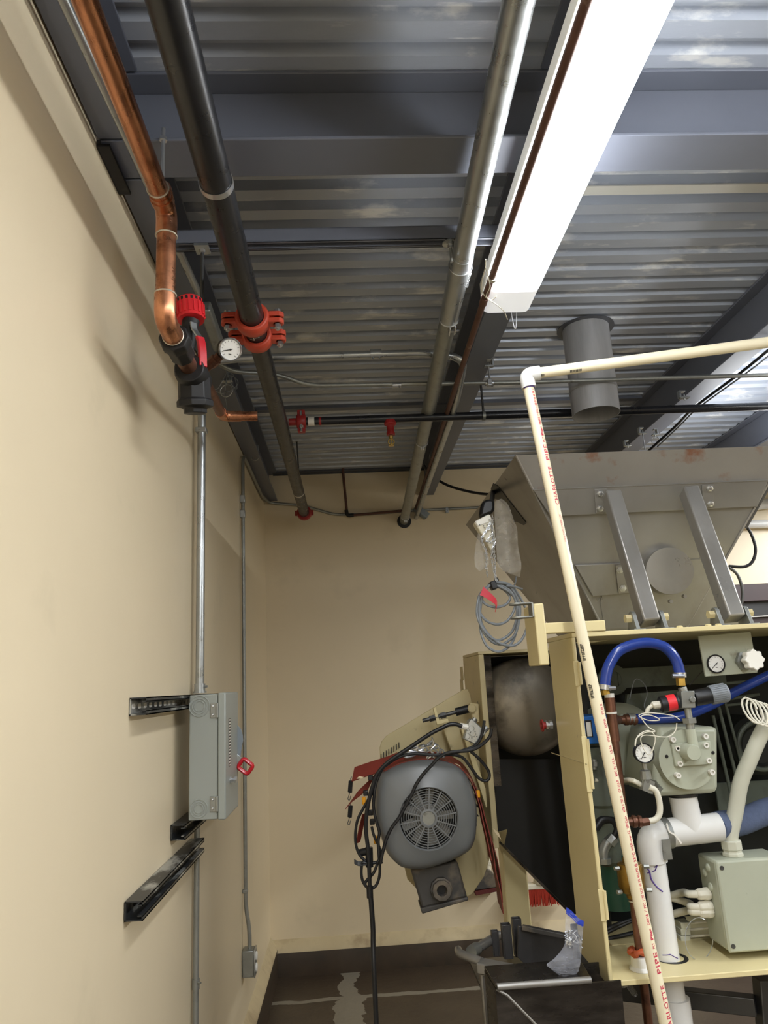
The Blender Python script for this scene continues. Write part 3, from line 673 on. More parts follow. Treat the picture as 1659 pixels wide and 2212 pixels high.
for s in (.28, .72): part(ob, 'receptacle', MB().lathe((XL + .057, YW2, zc + (zb3 - zc) * s), (1, 0, 0), [(0, .018), (.006, .018), (.008, .014), (.008, 0)], 16), M['white'])

# --- conduit below the switch box
lc = thing('lower_conduit', 'grey conduit on the left wall dropping from the switch box to floor', 'conduit')
YW3 = at(424, 2000, X=-.508).y
part(lc, 'tube_run', MB().cyl((-.508, YW3, .2), (-.508, YW3, at(424, 1776, Y=YW3).z), .0092, 14).cyl((-.504, YW3, .001), (-.504, YW3, .2), .0092, 14), M['galvdull'])
z = at(425, 2125, Y=YW3).z; part(lc, 'coupling', MB().cyl((-.508, YW3, z - .014), (-.508, YW3, z + .014), .0115, 12).cyl((-.5, YW3 - .008, z + .006), (-.49, YW3 - .014, z + .006), .003, 8), M['galvdull'])

# --- strut pieces on the left wall
def wstrut(lab, px0, py0, px1, py1, mt, xo=.0225):
    a = at(px0, py0, X=XL + xo); b = at(px1, py1, X=XL + xo); z = (a.z + b.z) / 2
    t = thing('strut_channel', lab, 'channel', 'strut channels on the left wall')
    part(t, 'channel_body', channel((XL + xo, a.y, z), (XL + xo, b.y, z), (1, 0, 0), (0, 0, 1)), mt)
    k = MB(); n = int((b.y - a.y) / .05)
    for i in range(n):
        y = a.y + .022 + .05 * i; q = []
        for j in range(12):
            an = 2 * math.pi * j / 12; q.append((XL + xo - .0174, y + (.007 if math.cos(an) > 0 else -.007) + .0065 * math.cos(an), z + .0065 * math.sin(an)))
        k.prism(q, (.0006, 0, 0))
    part(t, 'slot', k, M['labelw'] if 'level' in lab else M['blackrub'])
M['strutpaint'] = mat('paint_smeared_black_strut', rgb(52, 54, 56), .4, metal=.4, var=.1, dirt=rgb(176, 176, 170), dscale=9, dlo=.50, dhi=.60, stretch=(2, .7, 2))
wstrut('dark slotted strut channel on the left wall level with the switch box top', 299, 1522, 470, 1512, M['strutpaint'])
wstrut('short stub of strut channel behind the switch box bottom edge', 385, 1774, 470, 1745, M['strutpaint'])
wstrut('long paint smeared strut channel on the left wall below the switch box', 289, 1962, 427, 1830, M['strutpaint'])

# ================================================================== SWITCH BOX
sb = thing('disconnect_switch', 'grey metal disconnect switch box with red handle on the left wall', 'switch box')
X0, X1 = XL + .047, XL + .135          # body depth off the wall
Yn = at(408, 1650, X=X0 + .0).y; Yf = Yn + .235
z1 = at(410, 1502, X=X0).z; z0 = at(404, 1776, X=X0).z
XF = at(470, 1650, Y=Yn).x; XF2 = at(488, 1650, Y=Yn).x
part(sb, 'enclosure', MB().box((X0, Yn, z0), (XF, Yf, z1)), M['grey'], .003)
part(sb, 'door', MB().box((XF + .001, Yn - .004, z0 - .002), (XF2, Yf + .004, z1 + .003)), M['grey'], .004)
for zf, R_ in ((.905, .031), (.09, .026)):
    c0 = V(((X0 + XF) / 2 - .012, Yn - .0005, z0 + (z1 - z0) * zf)); k = MB()
    for q in (1, .72, .5): k.ring(c0, (0, 1, 0), R_ * q * .95, .0016, 32, 6)
    part(sb, 'knockout', k, M['grey'])
for zf in (.865, .12):
    zc = z0 + (z1 - z0) * zf; k = MB(); k.box((XF - .021, Yn - .003, zc - .021), (XF - .004, Yn, zc + .021)); k.cyl((XF - .001, Yn - .004, zc - .021), (XF - .001, Yn - .004, zc + .021), .004, 10)
    ho = part(sb, 'hinge', k, M['galvdull'], .001)
    for dz in (-.012, .012): part(ho, 'rivet', MB().lathe((XF - .014, Yn - .003, zc + dz), (0, -1, 0), [(0, .004), (.002, .003), (.003, 0)], 10), M['zinc'])
# label strip on the door front
lz1 = at(496, 1552, X=XF2).z; lz0 = at(495, 1656, X=XF2).z; ly = at(496, 1600, X=XF2).y
lo = part(sb, 'label_strip', MB().box((XF2, ly - .019, lz0), (XF2 + .0006, ly + .019, lz1)), M['blackrub'], label='black printed label strip')
k = MB()
for i in range(16):
    zc = lz0 + (lz1 - lz0) * (i + .5) / 16; wd = .014 if i % 3 else .009
    k.box((XF2 + .0006, ly - wd, zc - .0022), (XF2 + .001, ly + wd, zc + .0022))
part(lo, 'label_text', k, M['labelw'])
hp = pl([(500, 1560), (507, 1558), (512, 1566), (520, 1574), (524, 1588), (525, 1600), (522, 1614), (519, 1640), (501, 1630)], Y=Yf - .012)
part(sb, 'handle_plate', MB().prism(hp, (0, .006, 0)), M['greydk'], .001)
hl = pl([(502, 1622), (522, 1636), (514, 1654), (502, 1648)], Y=Yf - .02); part(sb, 'handle_arm', MB().prism(hl, (0, .006, 0)), M['galv'], .001)
c4 = pl([(526, 1638), (547, 1654), (534, 1673), (513, 1657)], Y=Yf - .02)
def rrect(pts, r, n=4):
    out = []
    for i in range(len(pts)):
        a, b, c = pts[i - 1], pts[i], pts[(i + 1) % len(pts)]; p = b + (a - b).normalized() * r; q = b + (c - b).normalized() * r
        out += [p * (1 - t) ** 2 + b * 2 * t * (1 - t) + q * t * t for t in [k / n for k in range(n + 1)]]
    return out
part(sb, 'handle_grip', MB().tube(rrect(c4, .008), .0065, 8, closed=True).tube([p + V((0, -.007, 0)) for p in rrect(c4, .008)], .004, 8, closed=True), M['redvinyl'], label='red loop grip')
nb = at(505, 1684, X=XF2 + .01); part(sb, 'latch_bolt', MB().lathe((XF2, nb.y, nb.z), (1, 0, 0), [(0, .010), (.004, .010), (.004, .006), (.012, .006), (.012, .010), (.02, .010), (.02, 0)], 6), M['zinc'])

# ================================================================== DUCT, LAMP, SMALL PIPES
dc = V((1.051, 2.768, 0)); du = thing('round_duct', 'round grey metal duct stub hanging from the ceiling deck', 'duct')
RD = .096; zd0 = 2.633
part(du, 'sleeve', MB().pipe((dc.x, dc.y, zd0), (dc.x, dc.y, ZD + .01), RD, .003, 40), M['duct'])
part(du, 'seam_band', MB().lathe((dc.x, dc.y, zd0 + .10), (0, 0, 1), [(0, RD), (0, RD + .0015), (.012, RD + .0015), (.012, RD)], 40, False), M['duct'])
part(du, 'top_collar', MB().lathe((dc.x, dc.y, ZD - .004), (0, 0, 1), [(0, RD), (0, RD + .022), (.003, RD + .022), (.003, RD)], 40, False), M['beamdark'])

lf = thing('strip_light', 'long lit fluorescent ceiling lamp with white wraparound lens', 'lamp')
LX0, LX1 = .452, .602; LY0, LY1 = -.55, 2.03; LZ = 2.70
part(lf, 'housing', MB().box((LX0 + .012, LY0 + .02, 2.770), (LX1 - .012, LY1 - .05, 2.826)).box((LX0 - .004, LY0, 2.752), (LX0 + .012, LY1 - .02, 2.792)), M['white'], .003)
def lens(ya, yb, ends=(False, False), shrink=0):
    prof = []; n = 6
    for cx_, cz_, a0 in ((LX0 + .022, LZ + .022, 180), (LX1 - .022, LZ + .022, 270)):
        for k in range(n + 1):
            a = math.radians(a0 + 90 * k / n); prof.append((cx_ + .022 * math.cos(a), cz_ + .022 * math.sin(a)))
    prof = [(LX0, 2.768)] + prof + [(LX1, 2.768)]
    m = MB(); m.prism([(x, ya, z) for x, z in prof], (0, yb - ya, 0)); return m
part(lf, 'lens', lens(LY0, 1.90), M['lens'])
part(lf, 'lens_end', lens(1.90, LY1), M['lensend'], .006, label='frosted end of the lens')
hk = at(1112, 690, Y=LY1 + .01)
solo('wire_hook', 'small wire hook hanging from the beam at the end of the lamp', 'hook', MB().tube(smooth([(hk.x - .008, LY1 + .012, ZB - .002), (hk.x - .008, LY1 + .013, hk.z + .03), (hk.x - .004, LY1 + .016, hk.z - .016), (hk.x, LY1 + .016, hk.z - .028), (hk.x + .004, LY1 + .016, hk.z - .016), (hk.x + .009, LY1 + .013, hk.z + .03)], 5), .0018, 6), M['zinc'])
wz = pl([(1049, 560), (1048, 582), (1042, 605), (1041, 628), (1052, 645), (1070, 656), (1088, 672), (1096, 690)], Z=2.680)
solo('white_lead_wire', 'thin white wire looped around the rusty pipe at the lamp end', 'wire', MB().tube(smooth(wz, 6), .0016, 6).tube(smooth(pl([(1049, 578), (1055, 600), (1058, 620), (1050, 640), (1062, 648), (1072, 640)], Z=2.679), 6), .0014, 6), M['wirewhite'])

bp = thing('small_brown_pipe', 'thin brown pipe dropping from the deck edge then right along back wall', 'pipe')
part(bp, 'pipe_run', MB().tube(fillet([at(740, 1000, Y=YB - .06), at(742, 1030, Y=YB - .05), at(750, 1114, Y=YB - .045), at(872, 1103, Y=YB - .045)], .03), .0085, 12), M['rust'])
part(bp, 'elbow', MB().tube(fillet([at(748, 1102, Y=YB - .045), at(750, 1114, Y=YB - .045), at(764, 1113, Y=YB - .045)], .02), .0125, 12), M['blackiron'])
solo('threaded_rod_hanger', 'dark rod hanging from the deck just right of the black main near corner', 'hanger', MB().cyl(at(641, 953, Y=4.1), at(645, 1012, Y=4.1), .004, 8).cyl(at(641, 950, Y=4.1), at(641, 955, Y=4.1), .008, 8), M['steelrod'])
def cable(lab, pts, r, mt, n=8, name='cable', cat='cable', group=None): return solo(name, lab, cat, MB().tube(smooth(pts, n), r, 10), mt, 0, group)
cable('black cable sagging from the long beam end to the back of the hopper', [at(915, 1005, Y=4.5), at(930, 1022, Y=4.5), at(960, 1045, Y=4.45), at(1005, 1060, Y=4.3), at(1055, 1068, Y=4.1), at(1110, 1066, Y=3.9)], .0085, M['blackrub'])
cable('black cable slanting along the right beam down to the hopper rim', [at(1740, 690, Y=2.5), at(1659, 757, Y=2.55), at(1600, 805, Y=2.7), at(1500, 880, Y=3.0), at(1460, 920, Y=3.2), at(1400, 975, Y=3.4), at(1370, 1010, Y=3.5)], .006, M['blackrub'])
cable('grey cable following the black one beside the right beam', [at(1740, 700, Y=2.57), at(1640, 785, Y=2.66), at(1510, 880, Y=3.02), at(1470, 918, Y=3.2), at(1420, 965, Y=3.4)], .0035, M['cable'])
# pale pipes on the back wall at the right edge
for lab, y0, y1, r in (('upper pale pipe on the back wall at the right edge', 1096, 1080, .034), ('lower pale pipe on the back wall at the right edge', 1133, 1130, .028)):
    a = at(1600, y0, Y=YB - .05); b = at(1720, y1, Y=YB - .05); b = b + (b - a) * 1.5
    solo('pale_wall_pipe', lab, 'pipe', MB().cyl(a - (b - a) * .3, b, r, 20), M['pvcwhite'], 0, 'pale pipes on the back wall')
# ================================================================== HOPPER
def hit(px, py, p0, n):
    d = _r * ((px - W / 2) / F) - _u * ((py - H / 2) / F) + _f; n = V(n); p0 = V(p0)
    return EYE + d * ((p0 - EYE).dot(n) / d.dot(n))
ZR, ZL = 2.371, 1.724
HX0, HX1, HY0, HY1 = .62, 1.632, 2.45, 3.60
KF, KS = .47, .56
dz = ZR - ZL
top = [V((HX0, HY0, ZR)), V((HX1, HY0, ZR)), V((HX1, HY1, ZR)), V((HX0, HY1, ZR))]
bot = [V((HX0 + KS * dz, HY0 + KF * dz, ZL)), V((HX1 - KS * dz, HY0 + KF * dz, ZL)), V((HX1 - KS * dz, HY1 - KF * dz, ZL)), V((HX0 + KS * dz, HY1 - KF * dz, ZL))]
hp_ = thing('steel_hopper', 'big stainless steel hopper with two braced legs on top of the cream machine', 'hopper')
def shell(a, b, t):
    m = MB(); ca = sum(a, V()) / 4; cb = sum(b, V()) / 4
    ia = [ca + (p - ca) * (1 - t) for p in a]; ib = [cb + (p - cb) * (1 - t * 1.6) for p in b]
    vs = a + b + ia + ib; fs = []
    for i in range(4):
        j = (i + 1) % 4; fs += [(i, j, 4 + j, 4 + i), (8 + j, 8 + i, 12 + i, 12 + j), (i, 8 + i, 8 + j, j), (4 + i, 4 + j, 12 + j, 12 + i)]
    return m.add(vs, fs)
part(hp_, 'body', shell(top, bot, .008), M['stain'])
nF = V((0, -1, -KF)).normalized(); pF = top[0]
nLft = V((-1, 0, -KS)).normalized()
def fpoly(pts, off=0): return [hit(x, y, pF, nF) + nF * off for x, y in pts]
def lpoly(pts, off=0): return [hit(x, y, top[0], nLft) + nLft * off for x, y in pts]
rz = MB(); rim = [(1113, 983), (1659, 960), (1659, 1030), (1147, 1052)]
p4 = [top[0] + V((.004, 0, 0)), top[1] - V((.004, 0, 0))]
low = [p + V((0, KF * .115, -.115)) for p in p4]; low[0].x += KS * .115; low[1].x -= KS * .115
rz.prism([p4[0], p4[1], low[1], low[0]], nF * .0015)
part(hp_, 'rim_band', rz, M['stainrust'], label='rust streaked upper band')
ze = low[0].z
b1 = fpoly([(1150, 1057), (1655, 1036), (1632, 1093), (1187, 1114)])
part(hp_, 'stiffener_bar', MB().prism(b1, nF * .014), M['stain'], .002)
b2 = fpoly([(1240, 1219), (1350, 1214), (1362, 1279), (1278, 1286)])
part(hp_, 'stiffener_bar', MB().prism(b2, nF * .014), M['stain'], .002)
part(hp_, 'lower_plate', MB().prism(fpoly([(1296, 1300), (1300, 1286), (1420, 1211), (1562, 1205), (1600, 1347), (1306, 1358)]), nF * .004), M['stain'])
wl = MB(); wl.tube([top[0], bot[0]], .005, 8); wl.tube([top[1], bot[1]], .005, 8); wl.tube([b1[0] + nF * .014, b1[1] + nF * .014], .0025, 6)
part(hp_, 'edge_weld', wl, M['stain'])
rm = MB(); rm.bar(fpoly([(1488, 1207)], .002)[0], fpoly([(1520, 1206)], .002)[0], .008, .003, nF)
def boltplate(pts, bolts):
    o = part(hp_, 'bolt_plate', MB().prism(fpoly(pts, .0142), nF * .006), M['stain'], .001)
    for x, y in bolts:
        c = hit(x, y, pF, nF) + nF * .019
        part(o, 'bolt', MB().lathe(c, nF, [(0, .014), (.003, .014), (.003, .010), (.010, .010), (.011, .008), (.011, 0)], 6), M['zinc'])
boltplate([(1280, 1055), (1307, 1054), (1309, 1104), (1283, 1106)], [(1292, 1064), (1292, 1096)])
boltplate([(1510, 1046), (1537, 1045), (1536, 1093), (1515, 1095)], [(1527, 1053), (1529, 1086)])
boltplate([(1325, 1218), (1352, 1216), (1362, 1276), (1332, 1279)], [(1335, 1228), (1341, 1267)])
def arm(tl, tr, bl, br, yt, yb_):
    f = [at(*tl, Y=yt), at(*tr, Y=yt), at(*br, Y=yb_), at(*bl, Y=yb_)]
    d = (f[3] - f[0]).normalized(); sx_ = (f[1] - f[0]).normalized(); n = sx_.cross(d).normalized()
    if n.y < 0: n = -n
    return part(hp_, 'support_leg', MB().prism(f, n * .058), M['stain'], .006)
YT, YBm = 2.425, 2.235
arm((1309, 1058), (1342, 1056), (1391, 1340), (1428, 1336), YT, YBm); arm((1477, 1049), (1510, 1047), (1576, 1330), (1612, 1327), YT, YBm)
# round drive cover
cN = hit(1450, 1232, pF, nF); ax = V((-.12, -1, -.12)).normalized(); fc = at(1447, 1233, Y=cN.y - .055)
cb = part(hp_, 'round_cover', MB().lathe(fc - ax * .10, ax, [(0, .083), (.094, .0865), (.1, .0855), (.1, 0)], 48), M['stain'])
part(cb, 'flange_ring', MB().lathe(fc - ax * .068 + V((-.004, 0, .010)), ax, [(0, .08), (0, .094), (.006, .094), (.006, .08)], 48, False), M['stain'])
for x, y in ((1417, 1177), (1476, 1288), (1446, 1299)):
    c = at(x, y, Y=fc.y + .045); part(cb, 'bolt', MB().cyl(c, c + ax * .022, .007, 8), M['stain'])

# ================================================================== CREAM MACHINE CABINET
CX, CY, CZ0, CZ1 = .657, 2.15, .785, 1.707
CXR = 1.75
mc = thing('machine_cabinet', 'cream painted open machine cabinet full of pipes under the steel hopper', 'machine')
part(mc, 'side_panel', MB().box((CX, CY, CZ0), (CX + .012, CY + .26, CZ1)), M['cream'], .003)
part(mc, 'top_plate', MB().box((CX + .002, CY, CZ1), (CXR, 2.46, CZ1 + .014)).box((CX + .22, 2.46, CZ1), (CXR, 3.42, CZ1 + .014)), M['cream'], .002)
bpz = CZ0 + .014
part(mc, 'base_plate', MB().box((CX + .012, CY, CZ0), (CXR, CY + .258, bpz)).box((CX + .10, CY + .258, CZ0), (CXR, CY + .47, bpz)), M['cream'], .002)
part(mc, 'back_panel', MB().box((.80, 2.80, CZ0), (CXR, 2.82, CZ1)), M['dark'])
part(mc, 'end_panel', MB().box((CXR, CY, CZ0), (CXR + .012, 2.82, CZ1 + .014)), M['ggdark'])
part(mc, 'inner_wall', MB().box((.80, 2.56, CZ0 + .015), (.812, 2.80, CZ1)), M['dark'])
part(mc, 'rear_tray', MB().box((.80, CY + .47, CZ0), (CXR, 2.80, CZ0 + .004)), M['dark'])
sm = MB(); sm.bar(at(1191, 1626, X=CX - .0006), at(1268, 1651, X=CX - .0006), .0025, .0012, (1, 0, 0)); part(mc, 'panel_seam', sm, M['creamdull'])
for px, py, hh in ((1243, 1455, .036), (1266, 1650, .075), (1301, 1955, .04)):
    c = at(px, py, Y=CY - .003); k = MB(); k.box((CX - .004, CY - .005, c.z - hh), (CX + .012, CY, c.z + hh)); k.cyl((CX + .013, CY - .005, c.z - hh * .9), (CX + .013, CY - .005, c.z + hh * .9), .005, 10)
    part(mc, 'hinge', k, M['cream'], .001)
cb_ = at(1193, 1566, X=CX); r_ = MB(); r_.lathe((CX - .001, cb_.y, cb_.z), (-1, 0, 0), [(0, .015), (.010, .015), (.010, .010), (.016, .010), (.016, .016), (.022, .016)], 8)
pg = part(mc, 'panel_fitting', r_, M['zinc']); part(pg, 'red_plug', MB().lathe((CX - .022, cb_.y, cb_.z), (-1, 0, 0), [(0, .011), (.010, .011), (.010, .020), (.014, .020), (.014, .012), (.008, .010)], 18, False), M['redpaintdark'], label='dark red plastic plug')
part(mc, 'bracket_plate', MB().box((at(1330, 1440, Y=2.70).x, 2.69, at(1330, 1487, Y=2.7).z), (at(1560, 1430, Y=2.70).x, 2.70, at(1400, 1441, Y=2.7).z)).lathe((at(1325, 1468, Y=2.69).x, 2.70, at(1325, 1468, Y=2.69).z), (0, -1, 0), [(0, .055), (.012, .055), (.012, .03), (.006, .03), (.006, .01), (.012, .01), (.012, 0)], 28), M['ggdark'])
part(mc, 'cross_frame', MB().prism(pl([(1355, 1500), (1470, 1490), (1478, 1530), (1420, 1545), (1375, 1600), (1345, 1600)], Y=2.62), (0, .02, 0)), M['ggdark'])
# pin lugs for the hopper legs
def lugs(x0, x1, yp):
    for px in (x0, x1):
        c = at(px, 1355, Y=YBm); x = c.x; k = MB(); prof = []
        for i in range(9):
            a = math.pi * i / 8; prof.append((x - .006, YBm + .03 + .022 * math.cos(a), CZ1 + .055 + .022 * math.sin(a)))
        prof += [(x - .006, YBm - .010, CZ1 + .014), (x - .006, YBm + .07, CZ1 + .014)]
        k.prism(prof, (.012, 0, 0)); k.box((x - .018, YBm - .02, CZ1 + .0141), (x + .018, YBm + .075, CZ1 + .020))
        lo_ = part(mc, 'pin_lug', k, M['galvdull'], .001)
        s = -1 if px == x0 else 1
        part(lo_, 'pin_nut', MB().cyl((x + s * .006, YBm + .03, CZ1 + .055), (x + s * .024, YBm + .03, CZ1 + .055), .0135, 6), M['creamdull'])
lugs(1377, 1438, 0); lugs(1560, 1624, 0)
for px in (1468, 1530, 1552): 
    c = at(px, 1352, Y=2.2); part(mc, 'plate_bolt', MB().lathe((c.x, 2.2, CZ1 + .014), (0, 0, 1), [(0, .010), (.006, .010), (.008, .006), (.008, 0)], 6), M['cream'])

# square tube post with zinc fork bracket
YP = 2.10
tp = thing('tube_bracket_post', 'cream square tube post with horizontal arm at the top left of the machine cabinet', 'post')
xa, xb = at(1160, 1380, Y=YP).x, at(1182, 1380, Y=YP).x; za, zb_ = at(1170, 1437, Y=YP).z, at(1165, 1303, Y=YP).z
part(tp, 'post', MB().box((xa, YP, za), (xb, YP + .13, zb_)), M['cream'], .004)
part(tp, 'arm', MB().box((xb, YP + .045, CZ1 + .0145), (at(1308, 1360, Y=YP + .05).x, YP + .075, CZ1 + .046)), M['cream'], .003)
k = MB(); zf = (at(1140, 1318, Y=YP).z); k.box((xa - .006, YP, zf - .020), (xa - .0005, YP + .045, zf + .022))
for s in (-.019, .021): k.box((xa - .045, YP, zf + s - .002), (xa - .006, YP + .045, zf + s + .002)); k.cyl((xa - .045, YP + .0225, zf + s - .003), (xa - .045, YP + .0225, zf + s + .003), .0225, 16)
part(tp, 'fork_bracket', k, M['galvdull'], .001)

# ------------------------------------------------------------------ contents of the cabinet
YQ = 2.19
# pump with round cover
pm = thing('pump_head', 'grey green pump with round bolted cover inside the cabinet', 'pump')
c0 = at(1484, 1640, Y=YQ)
bb = [at(1424, 1570, Y=YQ + .03), at(1552, 1570, Y=YQ + .03), at(1553, 1700, Y=YQ + .03), at(1550, 1714, Y=YQ + .03), at(1420, 1722, Y=YQ + .03), at(1410, 1700, Y=YQ + .03)]
part(pm, 'body', MB().prism(bb, (0, .24, 0)), M['ggreen'], .014)
part(pm, 'bell_housing', MB().lathe((c0.x - .05, YQ + .50, c0.z + .02), (0, -1, 0), [(0, .13), (.12, .135), (.16, .11), (.2, .10)], 32), M['ggreen'])
R_ = .0832
cv = part(pm, 'round_cover', MB().lathe((c0.x, YQ + .052, c0.z), (0, -1, 0), [(0, R_ * 1.02), (.022, R_ * 1.02), (.026, R_), (.052, R_), (.052, 0)], 48), M['ggreen'])
part(cv, 'flange_plate', MB().prism(pl([(1447, 1606), (1530, 1600), (1535, 1650), (1456, 1655)], Y=YQ - .001), (0, -.012, 0)), M['ggreen'], .002)
for x, y in ((1450, 1597), (1520, 1590), (1460, 1616), (1521, 1609), (1465, 1649), (1527, 1642), (1461, 1674), (1534, 1667)):
    c = at(x, y, Y=YQ - .003); part(cv, 'socket_bolt', MB().lathe(c, (0, -1, 0), [(0, .0078), (.016, .0078), (.016, .004), (.010, .004), (.010, 0)], 14), M['labelw'])
for x, y in ((1440, 1634), (1540, 1626)):
    c = at(x, y, Y=YQ - .001); part(cv, 'tapped_hole', MB().cyl(c, c + V((0, -.001, 0)), .005, 12), M['blackrub'])
cn = at(1501, 1626, Y=YQ - .06); part(pm, 'inlet_boss', MB().lathe((cn.x - .002, YQ - .01, cn.z), (0, -1, 0), [(0, .024), (.046, .022), (.05, .020), (.05, 0)], 28), M['ggreen'])
# inlet pipe up to the valve
YI = YQ - .035
ip = part(pm, 'inlet_pipe', MB().cyl(at(1500, 1622, Y=YI), at(1491, 1575, Y=YI), .0145, 18), M['ggreen'])
# regulator valve above it
rv = thing('regulator_valve', 'valve with grey ribbed knob and black red band cap above the pump', 'valve')
part(rv, 'union_nut', MB().cyl(at(1492, 1577, Y=YI), at(1489, 1555, Y=YI), .012, 16).cyl(at(1490.5, 1562, Y=YI), at(1488.5, 1551, Y=YI), .0205, 6).cyl(at(1489, 1552, Y=YI), at(1484, 1526, Y=YI), .010, 14), M['galvdull'])
vb_ = MB(); c = at(1482, 1511, Y=YI); vb_.obox(c, (.020, 0, 0), (0, .016, 0), (.002, 0, .024)); vb_.cyl(at(1478, 1497, Y=YI), at(1473, 1484, Y=YI), .013, 8); vb_.cyl(c + V((.01, -.015, 0)), c + V((.01, -.024, 0)), .01, 6)
part(rv, 'valve_body', vb_, M['galvdull'], .002)
aL = at(1464, 1515, Y=YI); aR = at(1500, 1508, Y=YI); axv = (aR - aL).normalized(); axv = V((axv.x, -.12, axv.z)).normalized()
part(rv, 'black_cap', MB().lathe(aL, -axv, [(0, .02), (.004, .0225), (.05, .0225), (.053, .019), (.053, 0)], 24), M['blackrub'])
part(rv, 'red_band', MB().lathe(aL - axv * .008, -axv, [(0, .0226), (0, .0231), (.025, .0231), (.025, .0226)], 24, False), M['redplastic'])
cc = aL - axv * .053
part(rv, 'cable_nub', MB().tube(smooth([cc, cc - axv * .02 + V((0, 0, .001)), cc - axv * .035 + V((0, 0, -.006)), cc - axv * .04 + V((0, 0, -.018))], 5), [.011] * 6 + [.006] * 10, 10), M['wirewhite'])
part(rv, 'black_bonnet', MB().lathe(aR, axv, [(0, .021), (.006, .0235), (.05, .0235), (.05, 0)], 20), M['blackrub'])
kn = MB(); kn.lathe(aR + axv * .046, axv, [(0, .026), (.045, .0265), (.05, .024), (.05, 0)], 28); s1, u1 = frame(axv)
for k in range(28):
    a = 2 * math.pi * k / 28; q = s1 * math.cos(a) + u1 * math.sin(a); kn.bar(aR + axv * .048 + q * .0265, aR + axv * .09 + q * .0268, .003, .002, q)
part(rv, 'ribbed_knob', kn, M['cable'], label='grey ribbed adjusting knob')
# blue hoses
bh = thing('blue_hose', 'arched bright blue hose in the top of the machine cabinet', 'hose')
ha = [at(x, y, Y=YI) for x, y in ((1306, 1490), (1308, 1468), (1316, 1436), (1340, 1404), (1388, 1389), (1432, 1396), (1458, 1422), (1468, 1452), (1469, 1462))]
part(bh, 'hose', MB().tube(smooth(ha, 8), .0158, 16), M['blue'])
part(bh, 'hose_clamp', MB().lathe(ha[0], ha[1] - ha[0], [(0, .0165), (0, .0185), (.014, .0185), (.014, .0165)], 18, False).cyl(ha[0] + V((.004, -.02, .004)), ha[0] + V((.026, -.016, .004)), .006, 8), M['zinc'])
part(bh, 'hose_clamp', MB().lathe(ha[-1] + V((0, 0, -.002)), ha[-2] - ha[-1], [(0, .0165), (0, .0185), (.014, .0185), (.014, .0165)], 18, False).cyl(ha[-1] + V((-.03, -.016, .004)), ha[-1] + V((.004, -.02, .002)), .006, 8), M['zinc'])
part(bh, 'brass_ferrule', MB().cyl(ha[-1], at(1471, 1481, Y=YI), .0135, 8), M['brass'])
part(bh, 'brass_ferrule', MB().cyl(ha[0], at(1309, 1500, Y=YI), .0125, 8), M['brass'])
h2 = thing('blue_hose', 'straight blue hose slanting right behind the ribbed knob of the valve', 'hose')
hb = [at(1366, 1553, Y=2.36), at(1420, 1553, Y=2.37), at(1470, 1548, Y=2.39), at(1530, 1526, Y=2.40), at(1600, 1488, Y=2.40), at(1700, 1440, Y=2.42)]
part(h2, 'hose', MB().tube(smooth(hb, 8), .0155, 16), M['blue'])
part(h2, 'barb_fitting', MB().lathe(at(1334, 1555, Y=2.345), hb[1] - hb[0], [(0, .012), (.02, .013), (.024, .017), (.034, .017), (.036, .014), (.042, .0165), (.05, .014), (.056, .0175), (.062, .0155)], 16), M['copperdark'])
part(h2, 'hose_clamp', MB().lathe(at(1356, 1553, Y=2.352), hb[1] - hb[0], [(0, .016), (0, .018), (.022, .018), (.022, .016)], 18, False), M['galvdull'])
# copper riser with bronze valve
YC2 = 2.215
cr = thing('copper_riser', 'dark copper riser with bronze valve at the left inside the machine cabinet', 'pipe')
p1, p2, p3, p4_ = at(1311, 1500, Y=YC2), at(1328, 1600, Y=YC2), at(1346, 1870, Y=YC2), at(1392, 2212, Y=YC2)
xr_ = (at(1322, 1560, Y=YC2).x + at(1384, 2060, Y=YC2).x) / 2
def rp_(py): return V((xr_, YC2, at(1350, py, Y=YC2).z))
part(cr, 'pipe_run', MB().cyl(rp_(1530), rp_(1850), .0122, 18), M['copperdark'])
part(cr, 'pipe_run', MB().cyl(rp_(1930), V((xr_, YC2, .45)), .0122, 18), M['copperdark'])
part(cr, 'tee', MB().cyl(rp_(1505), rp_(1600), .0155, 18).cyl(rp_(1552), at(1334, 1555, Y=YC2 + .06), .014, 16), M['copperdark'])
part(cr, 'thread_tape', MB().cyl(rp_(1496), rp_(1507), .0145, 14).cyl(rp_(1536), rp_(1540), .0162, 14), M['labelw'])
part(cr, 'coupling', MB().cyl(rp_(1810), rp_(1850), .0152, 16), M['copperdark'])
vv = MB(); vv.lathe(rp_(1852), (0, 0, -1), [(0, .018), (.012, .02), (.016, .034), (.03, .038), (.075, .038), (.09, .034), (.096, .02), (.108, .018)], 12)
vo = part(cr, 'bronze_valve', vv, M['bronze'], .002)
for s in (.024, .085):
    for sx_ in (-1, 1): part(vo, 'valve_bolt', MB().cyl(rp_(1852) + V((sx_ * .036, -.012, -s)), rp_(1852) + V((sx_ * .050, -.016, -s)), .006, 6), M['galvdull'])
part(cr, 'flux_ring', MB().cyl(rp_(1926), rp_(1931), .019, 16).cyl(rp_(1946), rp_(1949), .0145, 16), M['solder'])
